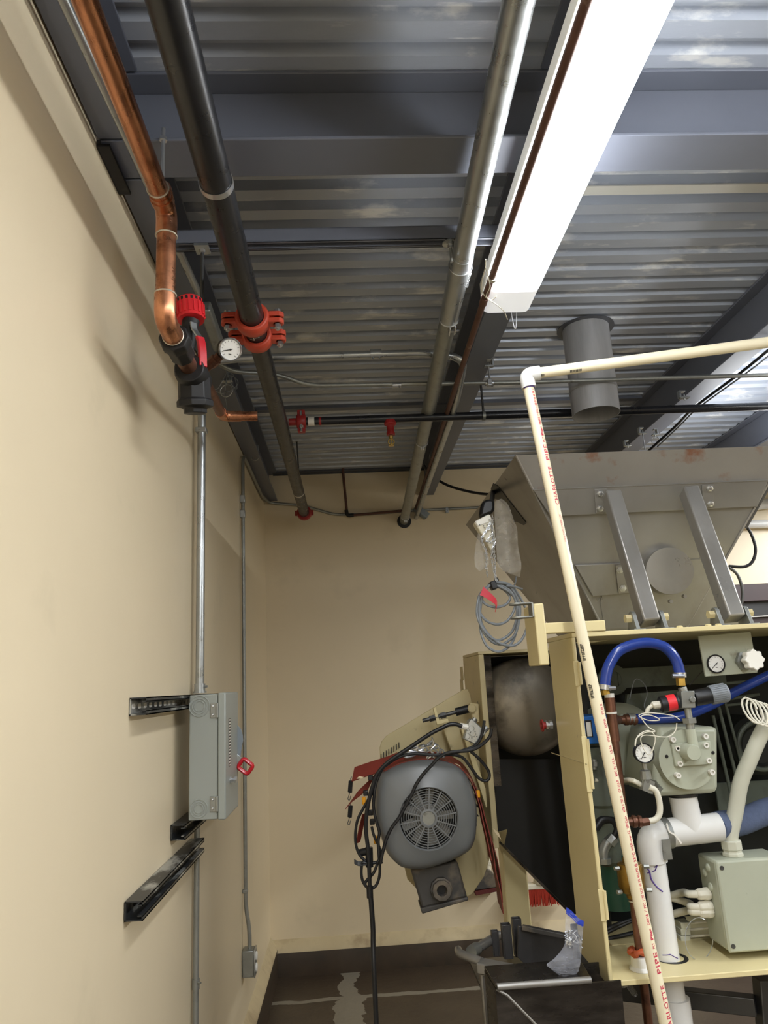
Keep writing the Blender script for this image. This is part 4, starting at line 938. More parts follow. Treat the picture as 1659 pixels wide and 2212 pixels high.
# collar and orange putty where the riser meets the base plate
zc_ = bpz; cw = thing('floor_collar', 'white collar with orange sealing putty around the riser foot', 'collar')
part(cw, 'collar', MB().lathe((xr_, YC2, zc_ + .0005), (0, 0, 1), [(0, .034), (.004, .033), (.009, .028), (.034, .0265), (.034, .014), (0, .014)], 24, False), M['pvcwhite'])
part(cw, 'putty', MB().tube([V((xr_ + .022 * math.cos(a) - .004, YC2 + .018 * math.sin(a), zc_ + .044 + .004 * math.sin(3 * a))) for a in [2 * math.pi * k / 20 for k in range(20)]], [.0085 + .0025 * math.sin(k * 2.1) for k in range(20)], 8, closed=True), M['ragorange'])
# white drain piping
dp_ = thing('white_drain_pipe', 'thick white plastic drain with tee under the pump, going down through the base', 'pipe')
YDp = 2.275
tc = at(1490, 1790, Y=YDp); tl_ = at(1402, 1806, Y=YDp); tr_ = at(1553, 1786, Y=YDp)
tc.z = tl_.z + (tr_.z - tl_.z) * (tc.x - tl_.x) / (tr_.x - tl_.x)
part(dp_, 'tee', MB().cyl(at(1440, 1799, Y=YDp), tr_, .040, 28).cyl(tc, V((tc.x - .008, YDp, at(1490, 1718, Y=YDp).z)), .040, 28), M['pvcwhite'])
part(dp_, 'gasket', MB().cyl((tc.x - .008, YDp, at(1490, 1718, Y=YDp).z), (tc.x - .008, YDp, at(1490, 1712, Y=YDp).z), .043, 28), M['blackrub'])
pb_ = at(1447, 2078, Y=YDp); zt_ = tl_.z
elb = fillet([at(1446, 1799, Y=YDp), tl_, V((tl_.x + .004, YDp, at(1405, 1862, Y=YDp).z))], .05)
part(dp_, 'elbow', MB().tube(elb, .040, 24), M['pvcwhite'])
xd = (tl_.x + pb_.x) / 2
part(dp_, 'drop_pipe', MB().cyl((tl_.x + .004, YDp, at(1405, 1855, Y=YDp).z), (pb_.x, YDp, .52), .0335, 28), M['pvc' if False else 'pvcwhite'])
part(dp_, 'lower_socket', MB().cyl((pb_.x, YDp, .70), (pb_.x, YDp, .40), .041, 28), M['pvcwhite'])
part(dp_, 'pipe_clamp', MB().lathe(at(1432, 1801, Y=YDp), (1, 0, .09), [(0, .041), (0, .0435), (.018, .0435), (.018, .041)], 24, False).box((at(1440, 1835, Y=YDp - .04).x - .012, YDp - .045, at(1440, 1832, Y=YDp - .04).z - .03), (at(1440, 1835, Y=YDp - .04).x + .012, YDp - .030, at(1440, 1832, Y=YDp - .04).z + .024)), M['galvdull'])
tie = smooth(pl([(1440, 1778), (1446, 1796), (1458, 1804), (1472, 1822)], Y=YDp - .047), 6); part(dp_, 'cable_tie', MB().ribbon(tie, V((.004, 0, .003)), .0015), M['bag' if False else 'labelw'])
pr = MB()
def onpipe(pts, r=.0338, yc=YDp):
    out = []
    z0_, x0_ = at(1405, 1855, Y=YDp).z, tl_.x + .004
    for x, y in pts:
        p = at(x, y, Y=yc - .028); cx_ = x0_ + (pb_.x - x0_) * (z0_ - p.z) / (z0_ - .52); dx = max(-.033, min(.033, p.x - cx_)); out.append(V((cx_ + dx, yc - math.sqrt(max(r * r - dx * dx, 1e-8)), p.z)))
    return out
pr.tube(smooth(onpipe([(1391, 1874), (1404, 1882), (1408, 1900), (1418, 1915), (1430, 1925)]), 5), .0022, 6); pr.tube(onpipe([(1398, 1874), (1414, 1872), (1418, 1868), (1414, 1880), (1402, 1888)]), .0018, 6)
pr.tube(onpipe([(1432, 2064), (1440, 2062), (1446, 2060), (1456, 2066), (1464, 2070)]), .0012, 6)
part(dp_, 'purple_primer_mark', pr, M['purple'])
hl_ = thing('plate_hole', 'oval dark hole in the base plate around the white drain', 'hole')
part(hl_, 'hole', MB().lathe((pb_.x + .006, YDp, bpz + .0002), (0, 0, 1), [(0, .034), (0, .046), (.0008, .046), (.0008, .034)], 28, False), M['blackrub'])
# foam covered hose from the tee
solo('foam_hose', 'blue grey foam covered hose running right from the white tee', 'hose', MB().tube(smooth([tr_ - V((.012, 0, 0)), tr_ + V((.02, .02, .002)), at(1600, 1775, Y=2.365), at(1659, 1752, Y=2.40), at(1720, 1740, Y=2.44)], 8), .0385, 20), M['foam'])
# junction box with pale conduit
YJ = 2.215
jb = thing('junction_box', 'pale grey green junction box at the right inside the cabinet', 'box')
jx0 = at(1548, 1860, Y=YJ).x; jz1 = at(1550, 1862, Y=YJ).z; jz0 = at(1592, 2058, Y=YJ).z; jx1 = jx0 + .21
part(jb, 'box', MB().box((jx0, YJ + .012, jz0), (jx1, YJ + .125, jz1)), M['ggreen'], .008)
lid = part(jb, 'lid', MB().box((jx0 - .001, YJ, jz0 - .001), (jx1 + .001, YJ + .011, jz1 + .001)), M['ggreen'], .006)
for sx_, sz_ in ((.012, .93), (.20, .93), (.012, .07), (.20, .07)): part(lid, 'lid_screw', MB().lathe((jx0 + sx_, YJ + .001, jz0 + (jz1 - jz0) * sz_), (0, -1, 0), [(0, .006), (.003, .006), (.003, .004), (.002, 0)], 14), M['steelrod'])
for zf in (.88, .80, .66): part(jb, 'blank_plug', MB().lathe((jx0, YJ + (.06 if zf != .8 else .085), jz0 + (jz1 - jz0) * zf), (-1, 0, 0), [(0, .012), (.004, .011), (.007, .006), (.007, 0)], 16), M['ggreen'])
gx = at(1582, 1840, Y=YJ + .06).x
part(jb, 'top_connector', MB().lathe((gx, YJ + .06, jz1), (0, 0, 1), [(0, .031), (.010, .031), (.010, .027), (.018, .027), (.018, .030), (.042, .030), (.044, .024), (.044, .02)], 8), M['conduitpale'], .002)
cj = [V((gx, YJ + .06, jz1 + .03)), V((gx + .001, YJ + .06, jz1 + .055)), at(1589, 1750, Y=YJ + .058), at(1600, 1690, Y=YJ + .05), at(1620, 1640, Y=YJ + .04), at(1650, 1575, Y=YJ + .03), at(1700, 1500, Y=YJ + .03)]
part(jb, 'flexible_conduit', MB().tube(smooth(cj, 8), .0225, 20), M['conduitpale'])
ink = MB(); k0 = at(1593, 1762, Y=YJ + .03)
for i in range(9): ink.box((k0.x - .004, k0.y - .0007, k0.z - .03 + i * .0075), (k0.x + .006, k0.y + .001, k0.z - .027 + i * .0075))
for (x0, y0), (x1, y1), (x2, y2) in (((1440, 1938), (1475, 1928), (1535, 1930)), ((1440, 1936), (1490, 1952), (1546, 1957)), ((1448, 1976), (1490, 1966), (1545, 1968))):
    e = at(x2, y2, Y=YJ + .07); e.x = jx0 - .03
    t_ = part(jb, 'cable_entry', MB().tube(smooth([at(x0, y0, Y=2.42), at(x1, y1, Y=2.36), e - V((.03, -.01, 0)), e], 6), .0105, 12), M['wirewhite'])
    part(t_, 'cable_gland', MB().lathe(e - V((.012, 0, 0)), (1, 0, 0), [(0, .012), (.006, .016), (.022, .0165), (.024, .018), (.034, .018), (.041, .014)], 8), M['wirewhite'], .001)
# filter with blue top
fl = thing('filter_unit', 'filter with bright blue head and grey cylinder at the left of cabinet', 'filter')
YFt = 2.48
fx0, fx1 = at(1258, 1550, Y=YFt - .06).x, at(1332, 1550, Y=YFt - .06).x; fz1, fz0 = at(1300, 1545, Y=YFt - .06).z, at(1300, 1606, Y=YFt - .06).z
fx0 = max(fx0, CX + .045)
part(fl, 'blue_head', MB().box((fx0, YFt - .06, fz0), (fx1, YFt + .06, fz1)), M['bluebox'], .004)
wx = at(1273, 1575, Y=YFt - .06); part(fl, 'window', MB().box((fx0 + .006, YFt - .062, wx.z - .025), (fx0 + .028, YFt - .0595, wx.z + .028)), M['blackrub']); part(fl, 'label', MB().box((fx0 + .009, YFt - .0635, wx.z - .022), (fx0 + .024, YFt - .0625, wx.z + .022)), M['labelw'])
cxf = (fx0 + fx1) / 2
part(fl, 'cylinder', MB().lathe((cxf, YFt, fz0), (0, 0, -1), [(0, .03), (.012, .03), (.014, .05), (.16, .052), (.17, .056), (.19, .056), (.2, .048), (.36, .046), (.38, .03), (.38, 0)], 28), M['ggdark'])
part(fl, 'drain_cock', MB().cyl(at(1284, 1640, Y=YFt - .06), at(1284, 1662, Y=YFt - .06), .008, 8).cyl(at(1284, 1645, Y=YFt - .062), at(1284, 1655, Y=YFt - .062), .011, 6), M['galvdull'])
gp = thing('green_pump', 'dark green pump with steel elbow low behind the copper riser', 'pump')
gc_ = at(1305, 1885, Y=2.5); part(gp, 'pump_body', MB().lathe((gc_.x + .03, 2.5, gc_.z - .1), (0, 0, 1), [(0, .06), (.16, .06), (.17, .05), (.17, 0)], 24), M['greenpump'])
eg = smooth(pl([(1306, 1862), (1303, 1842), (1310, 1824), (1322, 1812)], Y=2.44), 6)
part(gp, 'steel_elbow', MB().tube(eg, .0165, 14).cyl(eg[-1] - V((.012, 0, .010)), eg[-1] + V((.006, 0, .006)), .021, 8).cyl(eg[0] + V((0, 0, -.004)), eg[0] + V((0, 0, .012)), .022, 8), M['galv'])
part(gp, 'black_hose', MB().tube(smooth(pl([(1322, 1812), (1332, 1790), (1322, 1772), (1300, 1772), (1285, 1790)], Y=2.44), 8), .013, 12), M['blackrub'])
# gauge plate with white knob
gpn = thing('gauge_plate', 'grey plate with round gauge and white star knob at the cabinet top', 'plate')
YG = 2.25
part(gpn, 'plate', MB().prism(pl([(1509, 1374), (1622, 1364), (1637, 1453), (1524, 1462)], Y=YG), (0, .008, 0)), M['ggreen'], .002)
gauge(gpn, at(1546, 1434, Y=YG - .002), (0, -1, 0), .0265, 222, deep=.012, bez='blackiron')
kc = at(1606, 1428, Y=YG); tip = at(1632, 1425, Y=YG - .06); kd = (tip - kc).normalized()
part(gpn, 'knob_nut', MB().lathe(kc, kd, [(0, .03), (.012, .03), (.014, .022), (.022, .022), (.022, .014), (.045, .014)], 6), M['galvdull'])
st = MB(); s1, u1 = frame(kd); ring_ = []
for k in range(32):
    a = 2 * math.pi * k / 32; rr = .030 + .0035 * math.cos(8 * a); ring_.append(tip + (s1 * math.cos(a) + u1 * math.sin(a)) * rr)
st.prism(ring_, -kd * .026)
part(gpn, 'star_knob', st, M['white'], .003, label='white plastic star knob')
# small gauge with stem and tube
sg = thing('small_gauge', 'small round gauge on a stem at the left of the pump', 'gauge')
YS = 2.165; gcs = at(1391, 1627, Y=YS)
gauge(sg, gcs, (-.12, -1, .05), .0265, 235, deep=.03, bez='blackiron')
part(sg, 'stem', MB().cyl(at(1390, 1646, Y=YS + .02), at(1394, 1664, Y=YS + .02), .007, 8).lathe(at(1393, 1662, Y=YS + .02), (0, 0, -1), [(0, .010), (.004, .015), (.026, .017), (.028, .014), (.04, .012), (.04, 0)], 10).obox(at(1398, 1697, Y=YS + .02), (.014, 0, -.006), (0, .012, 0), (.006, 0, .016)), M['galvdull'])
part(sg, 'tube', MB().tube(smooth(pl([(1402, 1700), (1416, 1708), (1424, 1730), (1425, 1755), (1416, 1770), (1398, 1774)], Y=YS + .01), 6), .0085, 12), M['wirewhite'])
part(sg, 'tube_nut', MB().cyl(at(1401, 1774, Y=YS + .01), at(1386, 1776, Y=YS + .01), .0115, 6), M['copperdark'])
part(sg, 'side_nut', MB().cyl(at(1408, 1700, Y=YS + .06), at(1424, 1704, Y=YS + .08), .022, 6), M['galvdull'])
part(sg, 'copper_tail', MB().lathe(at(1388, 1774, Y=YS + .015), (-1, .1, .03), [(0, .008), (.004, .016), (.012, .017), (.014, .013), (.02, .017), (.028, .017), (.03, .012), (.05, .012)], 10), M['copperdark'])
part(sg, 'side_tube', MB().tube(smooth([at(1385, 1695, Y=YS + .03), at(1360, 1685, Y=YS + .05), at(1320, 1690, Y=2.42), at(1285, 1685, Y=2.44)], 6), .007, 10), M['wirewhite'])
# loose white capillary wires
cw_ = smooth(pl([(1468, 1555), (1450, 1545), (1400, 1540), (1380, 1546), (1400, 1556), (1425, 1555), (1405, 1545), (1385, 1548), (1400, 1570), (1415, 1580), (1395, 1582), (1375, 1595), (1372, 1612), (1378, 1590), (1400, 1578), (1415, 1592), (1410, 1620), (1400, 1630), (1388, 1612), (1384, 1595), (1395, 1588), (1440, 1592), (1458, 1580), (1462, 1562)], Y=YS - .03), 6)
solo('white_capillary_wire', 'coiled thin white wire hanging in front of the small gauge', 'wire', MB().tube(cw_, .0016, 6), M['wirewhite'])
sp_ = [at(1640, 1532, Y=2.2) + V((-.03 + .0011 * k + .024 * math.cos(k * .52), .02 * math.sin(k * .52), .036 * math.sin(k * .52) - .0004 * k)) for k in range(60)]
solo('white_spiral_cord', 'white spiral cord at the right edge above the pale conduit', 'cord', MB().tube(sp_, .003, 8), M['wirewhite'])
k = smooth(pl([(1490, 1480), (1512, 1455), (1530, 1440)], Y=2.42), 5)
solo('thin_lead', 'thin dark wire rising from the hose end to the gauge plate', 'wire', MB().tube(k, .0014, 6), M['steelrod'])
solo('thin_lead', 'thin grey wire arching behind the copper tee and blue hose', 'wire', MB().tube(smooth(pl([(1360, 1510), (1372, 1468), (1392, 1478), (1398, 1500), (1393, 1530), (1430, 1545), (1455, 1556)], Y=2.45), 6), .0014, 6), M['cable'])
# tubing behind
for i, (xa_, ya_, xb2, yb2_, r) in enumerate(((1540, 1545, 1580, 1720, .006), (1552, 1525, 1596, 1700, .006), (1566, 1515, 1612, 1690, .005), (1545, 1478, 1640, 1470, .005), (1560, 1512, 1640, 1500, .006), (1565, 1524, 1640, 1516, .005))):
    solo('steel_tube', ['leftmost thin steel tube behind the right side of the pump', 'middle thin steel tube behind the right side of the pump', 'rightmost thin steel tube behind the right side of the pump', 'thin level steel tube just below the gauge plate', 'upper thin tube right of the ribbed knob', 'lower thin tube right of the ribbed knob'][i], 'tube', MB().cyl(at(xa_, ya_, Y=2.6), at(xb2, yb2_, Y=2.6), r, 10), M['ggdark'], 0, 'thin steel tubes in the cabinet')
rm_ = at(1640, 1610, Y=2.62); mo = thing('inner_motor', 'dark round motor end at the right edge behind the pale conduit', 'motor')
part(mo, 'shell', MB().lathe((rm_.x, 2.78, rm_.z), (0, -1, 0), [(0, .10), (.15, .10), (.17, .085), (.17, .07), (.16, .06), (.16, 0)], 32), M['dark'])
part(mo, 'end_ring', MB().ring((rm_.x, 2.61, rm_.z), (0, 1, 0), .08, .008, 32, 8), M['ggdark'])
rp2 = MB().box((at(1540, 1700, Y=2.7).x, 2.68, at(1540, 1760, Y=2.7).z), (CXR - .01, 2.69, at(1540, 1690, Y=2.7).z))
solo('inner_cross_plate', 'grey cross plate behind the foam hose at the right', 'plate', rp2, M['ggdark'], .002)
# loose cables on the base plate, terminal blocks, wire loop
for i, pts in enumerate((((1300, 2020), (1340, 2000), (1380, 1985), (1440, 1980), (1480, 1985)), ((1304, 2030), (1340, 2022), (1385, 2012), (1440, 2010), (1490, 2000)), ((1300, 2012), (1350, 1990), (1400, 1975)))):
    cable(['upper black cable lying across the back of the base plate', 'lower black cable lying across the back of the base plate', 'short black cable at the back left of the base plate'][i], [at(x, y, Y=2.46) for x, y in pts], .006, M['blackrub'], group='black cables on the base plate')
tb = thing('terminal_block', 'cream terminal block with white wires left of the junction box', 'terminal block')
for i, yy in enumerate((1996, 2010, 2025)):
    a = at(1465, yy, Y=2.42); part(tb, 'terminal', MB().box((a.x, 2.40, a.z - .009), (a.x + .03, 2.44, a.z + .009)), M['conduitpale'], .002)
    part(tb, 'wire', MB().cyl((a.x + .03, 2.42, a.z), at(1546, yy - 6, Y=2.36), .0035, 8), M['wirewhite'])
lp = [at(1510 + 30 * math.cos(a), 2028 + 46 * math.sin(a), Y=2.26 + .01 * math.sin(2 * a)) for a in [2 * math.pi * k / 28 for k in range(24)]]
solo('wire_loop', 'loose loop of thin wire hanging in front of the terminal block', 'wire', MB().tube(lp, .0013, 6), M['galv'])
# under the base plate
uf = thing('threaded_fitting', 'metal fitting with threaded ends hanging under the cabinet corner', 'fitting')
c = at(1345, 2148, Y=2.24); part(uf, 'body', MB().lathe((c.x, 2.24, CZ0), (0, 0, -1), [(0, .026), (.012, .026), (.016, .020), (.03, .022), (.034, .012), (.034, 0)], 8), M['galvdull'])
tw = MB()
for k in range(9): tw.ring((c.x + .012 + k * .0022, 2.23, CZ0 - .022 - k * .0034), (.5, 0, -.8), .0075, .0013, 12, 5)
tw.cyl((c.x + .010, 2.23, CZ0 - .018), (c.x + .033, 2.23, CZ0 - .055), .0065, 10); part(uf, 'thread', tw, M['galv'])
fr = thing('support_stand', 'dark grey steel bars and legs under the machine cabinet', 'stand')
a0, a1 = at(1480, 2147, Y=2.55), at(1632, 2172, Y=2.40); a1b = at(1700, 2195, Y=2.3)
part(fr, 'cross_bar', MB().bar(a0 + V((-.3, .12, 0)), a1, .04, .05), M['steelrod'], .003)
part(fr, 'post', MB().bar(at(1640, 2212, Y=2.40) + V((0, 0, -.3)), at(1650, 2112, Y=2.40), .05, .05), M['steelrod'], .003)
part(fr, 'leg', MB().box((CX + .05, 2.62, 0), (CX + .11, 2.68, CZ0 - .001)), M['steelrod'], .003); part(fr, 'leg', MB().box((CXR - .1, 2.62, 0), (CXR - .04, 2.68, CZ0 - .001)), M['steelrod'], .003)
part(fr, 'leg', MB().box((CXR - .1, CY + .05, 0), (CXR - .04, CY + .11, CZ0 - .001)), M['steelrod'], .003)

# ================================================================== CREAM PVC PIPE WITH PRINT
YV = 2.05; RV = .0167
pv = thing('pvc_pipe', 'cream plastic pipe with red print leaning in front of the machine, elbow on top', 'pipe')
v0 = at(1141, 835, Y=YV); v1 = at(1425, 2150, Y=YV - .02); vb0 = v1 + (v1 - v0) * .06; vd = (v0 - v1).normalized()
vb0 = v1 - vd * ((v1.z - .02) / vd.z)
part(pv, 'upright_pipe', MB().cyl(vb0, v0, RV, 28), M['pvc'])
e0 = at(1137, 812, Y=YV); h1 = at(1659, 741, Y=YV - .10); hd = (h1 - e0).normalized()
part(pv, 'elbow', MB().tube(fillet([e0 - vd * .040, e0 + vd * .004, e0 + vd * .004 + hd * .042], .028, 8), .0222, 24), M['pvcwhite'])
part(pv, 'primer_ring', MB().lathe(e0 - vd * .043, vd, [(0, RV), (0, RV + .0012), (.004, RV + .0012), (.004, RV)], 24, False), M['purple'])
part(pv, 'level_pipe', MB().cyl(e0 + vd * .004 + hd * .02, h1 + hd * .9, RV, 28), M['pvc'])
def print_on(axis0, ad, facing, text, start, size, mt, spread=1.0, off=0.0, thick=0.0):
    "wrap lettering around the pipe; reading along ad, starting at distance start"
    cu_ = bpy.data.curves.new('t', 'FONT'); cu_.body = text; cu_.size = size; cu_.space_character = 1.12; cu_.offset = thick
    ob_ = bpy.data.objects.new('t', cu_); me = bpy.data.meshes.new_from_object(ob_)
    bpy.data.objects.remove(ob_); bpy.data.curves.remove(cu_)
    f = V(facing); f = (f - ad * f.dot(ad)).normalized(); s = f.cross(ad).normalized()
    if s.dot(V((1, 0, 0))) > 0: s = -s     # the top of the letters points left
    me2 = MB(); vs = []; w_ = 0
    import bmesh
    bm = bmesh.new(); bm.from_mesh(me)
    for k in range(9): bmesh.ops.bisect_plane(bm, geom=bm.verts[:] + bm.edges[:] + bm.faces[:], plane_co=(0, size * (-.2 + .125 * k), 0), plane_no=(0, 1, 0))
    bm.to_mesh(me); bm.free()
    for v in me.vertices:
        u, h = v.co.x * spread, v.co.y - size * .35
        ang = h / RV + off; w_ = max(w_, u)
        vs.append(axis0 + ad * (start + u) + (f * math.cos(ang) + s * math.sin(ang)) * (RV + .00045))
    me2.add(vs, [tuple(p.vertices) for p in me.polygons]); bpy.data.meshes.remove(me)
    part(pv, 'print', me2, mt); return start + w_
def sdist(px, py): return (at(px, py, Y=YV - .01) - vb0).dot(vd)
FC = (-.10, -1, .02)
FCr = (.45, -1, .02)
s = sdist(1222, 1172); print_on(vb0, vd, FCr, 'WWW.CHARLOTTEPIPE.COM', s, .011, M['inkred'], (sdist(1204, 1108) - s) / .175)
def seg(text, a, b, size, th=0.0003, off=0.0, face=FCr, mt=None):
    s0, s1_ = sdist(*a), sdist(*b)
    cu_ = bpy.data.curves.new('t', 'FONT'); cu_.body = text; cu_.size = size; cu_.space_character = 1.12
    ob_ = bpy.data.objects.new('t', cu_); me = bpy.data.meshes.new_from_object(ob_); wd = max(v.co.x for v in me.vertices); bpy.data.objects.remove(ob_); bpy.data.curves.remove(cu_); bpy.data.meshes.remove(me)
    print_on(vb0, vd, face, text, s0, size, mt or M['inkred'], (s1_ - s0) / wd, off, th)
FCl = (.42, -1, .0)
seg('CHARLOTTE', (1203, 1092), (1186, 1010), .017); seg('PIPE', (1180, 997), (1172, 962), .017)
seg('PLT', (1171, 957), (1168, 946), .010); seg('DuraPlus' if False else 'Plus', (1166, 943), (1162, 924), .010, .0006); seg('D40018 1" PVC 1120 SCH 40 PR 4', (1161, 920), (1142, 842), .011)
seg('CHARLOTTE', (1448, 2235), (1436, 2118), .017, face=FCl); seg('PIPE', (1431, 2094), (1421, 2048), .017, face=FCl); seg('PLT', (1418, 2040), (1415, 2028), .010, face=FCl); seg('Plus', (1413, 2022), (1408, 1998), .010, .0006, face=FCl)
seg('D40018  1" PVC 1120 SCH 40 PR 450 PSI @', (1406, 1990), (1378, 1860), .011, face=FCl); seg('23\u00b0C NSF-pw-G', (1377, 1856), (1362, 1790), .011, face=FCl); seg('UP Code', (1361, 1784), (1355, 1758), .011, .0004, face=FCl)
seg('ASTM D 1785-15', (1353, 1750), (1345, 1716), .011, face=FCl); seg('CP-110-P', (1343, 1708), (1338, 1682), .011, face=FCl); seg('MFG IN U.S.A.', (1336, 1674), (1326, 1634), .011, face=FCl); seg('13:36', (1325, 1626), (1321, 1608), .011, face=FCl); seg('09/02/19', (1319, 1600), (1314, 1578), .011, face=FCl); seg('EXTRN', (1310, 1570), (1306, 1552), .010, face=FCl); seg('TYLER N', (1304, 1542), (1299, 1520), .010, face=FCl)
for (a, b) in (((1258, 1428), (1252, 1392)), ((1281, 1508), (1275, 1478))):
    seg('IIBBIIEZIEIP', a, b, .012, .0006, face=(-.95, -1, 0), mt=M['inkblack'])
def hseg(px0, py0, px1, py1):
    h0 = e0 + vd * .004; a = (at(px0, py0, Y=YV - .03) - h0).dot(hd); b = (at(px1, py1, Y=YV - .06) - h0).dot(hd); k = MB(); s1, u1 = frame(hd)
    f = V((0, -.8, -1)); f = (f - hd * f.dot(hd)).normalized(); s_ = f.cross(hd)
    for i in range(10):
        u = a + (b - a) * i / 10; k.obox(h0 + hd * (u + .002) + f * (RV + .0001), hd * ((b - a) * .033), s_ * .004, f * .0004)
    part(pv, 'print', k, M['inkblack'])
hseg(1163, 818, 1182, 815); hseg(1232, 807, 1262, 803)
# ================================================================== MIXER CHAMBER behind the cabinet
YM = 2.90; YM2 = 3.30
ch = thing('mixer_chamber', 'open dark steel chamber with round drum left of the cream cabinet', 'machine')
xL = .507
zt4 = at(1035, 1414, Y=YM).z; zb4 = at(1085, 1832, Y=YM).z; zb5 = at(1235, 1972, Y=YM).z; xr4 = at(1240, 1972, Y=YM).x
part(ch, 'side_wall', MB().box((xL, YM, zb4), (xL + .022, YM2, zt4)), M['creamdull'], .003)
part(ch, 'top_wall', MB().box((xL, YM, zt4 + .0005), (1.3, YM2, zt4 + .012)), M['creamdull'], .002)
part(ch, 'back_wall', MB().prism([(xL + .022, YM2 - .01, zt4), (1.3, YM2 - .01, zt4), (1.3, YM2 - .01, zb5 - .15), (xr4, YM2 - .01, zb5), (xL + .06, YM2 - .01, zb4), (xL + .022, YM2 - .01, zb4)], (0, .009, 0)), M['dark'])
# sloped dark skirt at the front
part(ch, 'skirt', MB().prism(pl([(1052, 1640), (1200, 1640), (1262, 1985), (1228, 1968), (1088, 1828), (1060, 1800)], Y=YM + .14), (0, .006, 0)), mat('oily_black_steel', rgb(27, 26, 24), .55, metal=.2, var=.2, scale=4))
sk = pl([(1088, 1828), (1228, 1968)], Y=YM); part(ch, 'skirt_edge', MB().bar(sk[0], sk[1], .16, .008, (.6, 0, .8)), M['staindk'])
dcn = at(1172, 1532, Y=YM - .12)
part(ch, 'drum', MB().lathe((dcn.x, YM + .385, dcn.z), (-.06, -1, .02), [(0, .19), (.30, .19), (.35, .182), (.38, .155), (.40, .10), (.405, 0)], 56), mat('scuffed_steel_drum', rgb(128, 120, 106), .42, metal=.55, var=.16, scale=4, dirt=rgb(52, 48, 42), dscale=5, dlo=.5, dhi=.68))
hg_ = MB()
for py in (1455, 1482): c = at(999, py, X=xL); hg_.box((xL - .006, c.y - .03, c.z - .03), (xL, c.y + .03, c.z + .03))
part(ch, 'hinge', hg_, M['creamdull'], .002)
part(ch, 'inner_flange', MB().box((xL + .0225, YM + .004, at(1050, 1700, Y=YM).z), (xL + .05, YM + .012, zt4 - .005)), M['staindk'])
# cream leg
lx = at(1122, 1950, Y=3.12).x; lg = ch
part(ch, 'leg', MB().box((lx - .052, 3.12, 0), (lx + .042, 3.21, zb4 - .012)), M['cream'], .006)
part(lg, 'gusset', MB().prism([at(1068, 1800, Y=3.03), at(1096, 1792, Y=2.935), at(1085, 1848, Y=3.03)], (0, .006, 0)), M['cream'])
# guard plate behind the motor
gpk = pl([(822, 1655), (820, 1615), (824, 1602), (834, 1590), (1000, 1490), (1010, 1488), (1016, 1500), (1046, 1640), (1062, 1790), (1060, 1850), (1046, 1893), (1020, 1932), (985, 1950), (930, 1950), (880, 1900)], Y=3.06)
gd = thing('guard_plate', 'cream rounded guard plate behind the grey motor', 'plate')
part(gd, 'plate', MB().prism(gpk, (0, .008, 0)), M['creamdull'], .003)
rl = pl([(995, 1572), (1004, 1572), (1062, 1740), (1050, 1745)], Y=2.97); part(gd, 'mount_rail', MB().prism(rl, (0, .05, 0)), M['cream'], .002)
part(gd, 'rail_plate', MB().prism(pl([(957, 1572), (996, 1568), (1050, 1720), (1010, 1720)], Y=3.0), (0, .04, 0)), M['creamdull'], .002)
cl_ = MB()
for k in range(8):
    c = at(824 + k * 5.5, 1641 - k * 3.6, Y=3.05); cl_.cyl(c, c + V((0, 0, .022)), .0018, 5)
part(gd, 'wire_comb', cl_, M['steelrod'])
# tension rod
tr = thing('tension_rod', 'dark threaded tension rod with clevis above the motor', 'rod')
YT2 = 2.95; ra, rb = at(913, 1557, Y=YT2), at(1012, 1531, Y=YT2); rd_ = rb - ra
part(tr, 'rod', MB().cyl(ra, rb, .0075, 12), M['steelrod'])
part(tr, 'nut', MB().cyl(ra + rd_ * .15, ra + rd_ * .34, .0125, 6), M['steelrod']); part(tr, 'nut', MB().cyl(ra + rd_ * .38, ra + rd_ * .5, .0125, 6), M['steelrod'])
part(tr, 'clevis', MB().cyl(ra + rd_ * .72, ra + rd_ * 1.0, .0155, 12), M['blackiron'])
ce = at(1018, 1530, Y=YT2); part(tr, 'clevis_pin', MB().lathe(ce + V((0, .03, 0)), (0, -1, 0), [(0, .017), (.05, .017), (.053, .013), (.053, 0)], 20), M['creamdull'])
part(tr, 'lug_plate', MB().prism(pl([(1015, 1518), (1034, 1520), (1036, 1560), (1022, 1562)], Y=YT2 - .01), (0, .02, 0)), M['creamdull'], .003)
part(tr, 'bracket', MB().prism(pl([(936, 1530), (941, 1527), (949, 1556), (968, 1552), (970, 1560), (944, 1566)], Y=YT2 - .012), (0, .024, 0)), M['cream'], .002)
# ================================================================== MOTOR
YO = 2.72
mt = thing('electric_motor', 'big grey electric motor with round fan grille hanging beside the machine', 'motor')
S4 = lambda q: [(730 + x / 4.254, 1560 + y / 4.254) for x, y in q]
out = S4([(372, 560), (395, 490), (480, 425), (600, 372), (700, 350), (800, 342), (920, 346), (1040, 370), (1110, 405), (1165, 455), (1215, 540), (1255, 640), (1282, 750), (1292, 850), (1288, 960), (1278, 1060), (1262, 1120), (1228, 1185), (1160, 1235), (1060, 1285), (950, 1325), (850, 1355), (760, 1368), (660, 1364), (580, 1345), (500, 1275), (450, 1210), (415, 1120), (385, 1010), (362, 900), (352, 780), (356, 660)])
outp = pl(out, Y=YO); gcp = at(730 + 828 / 4.254, 1560 + 875 / 4.254, Y=YO); cen = sum(outp, V()) / len(outp)
RG = 61.5 / F * (gcp - EYE).dot(_f)
def ringpts(t, dy, c=None): return [V((cen.x + (p.x - cen.x) * t, p.y + dy, cen.z + (p.z - cen.z) * t)) for p in smooth(outp, 3, closed=True)]
R0_ = ringpts(1, .16); n_ = len(R0_)
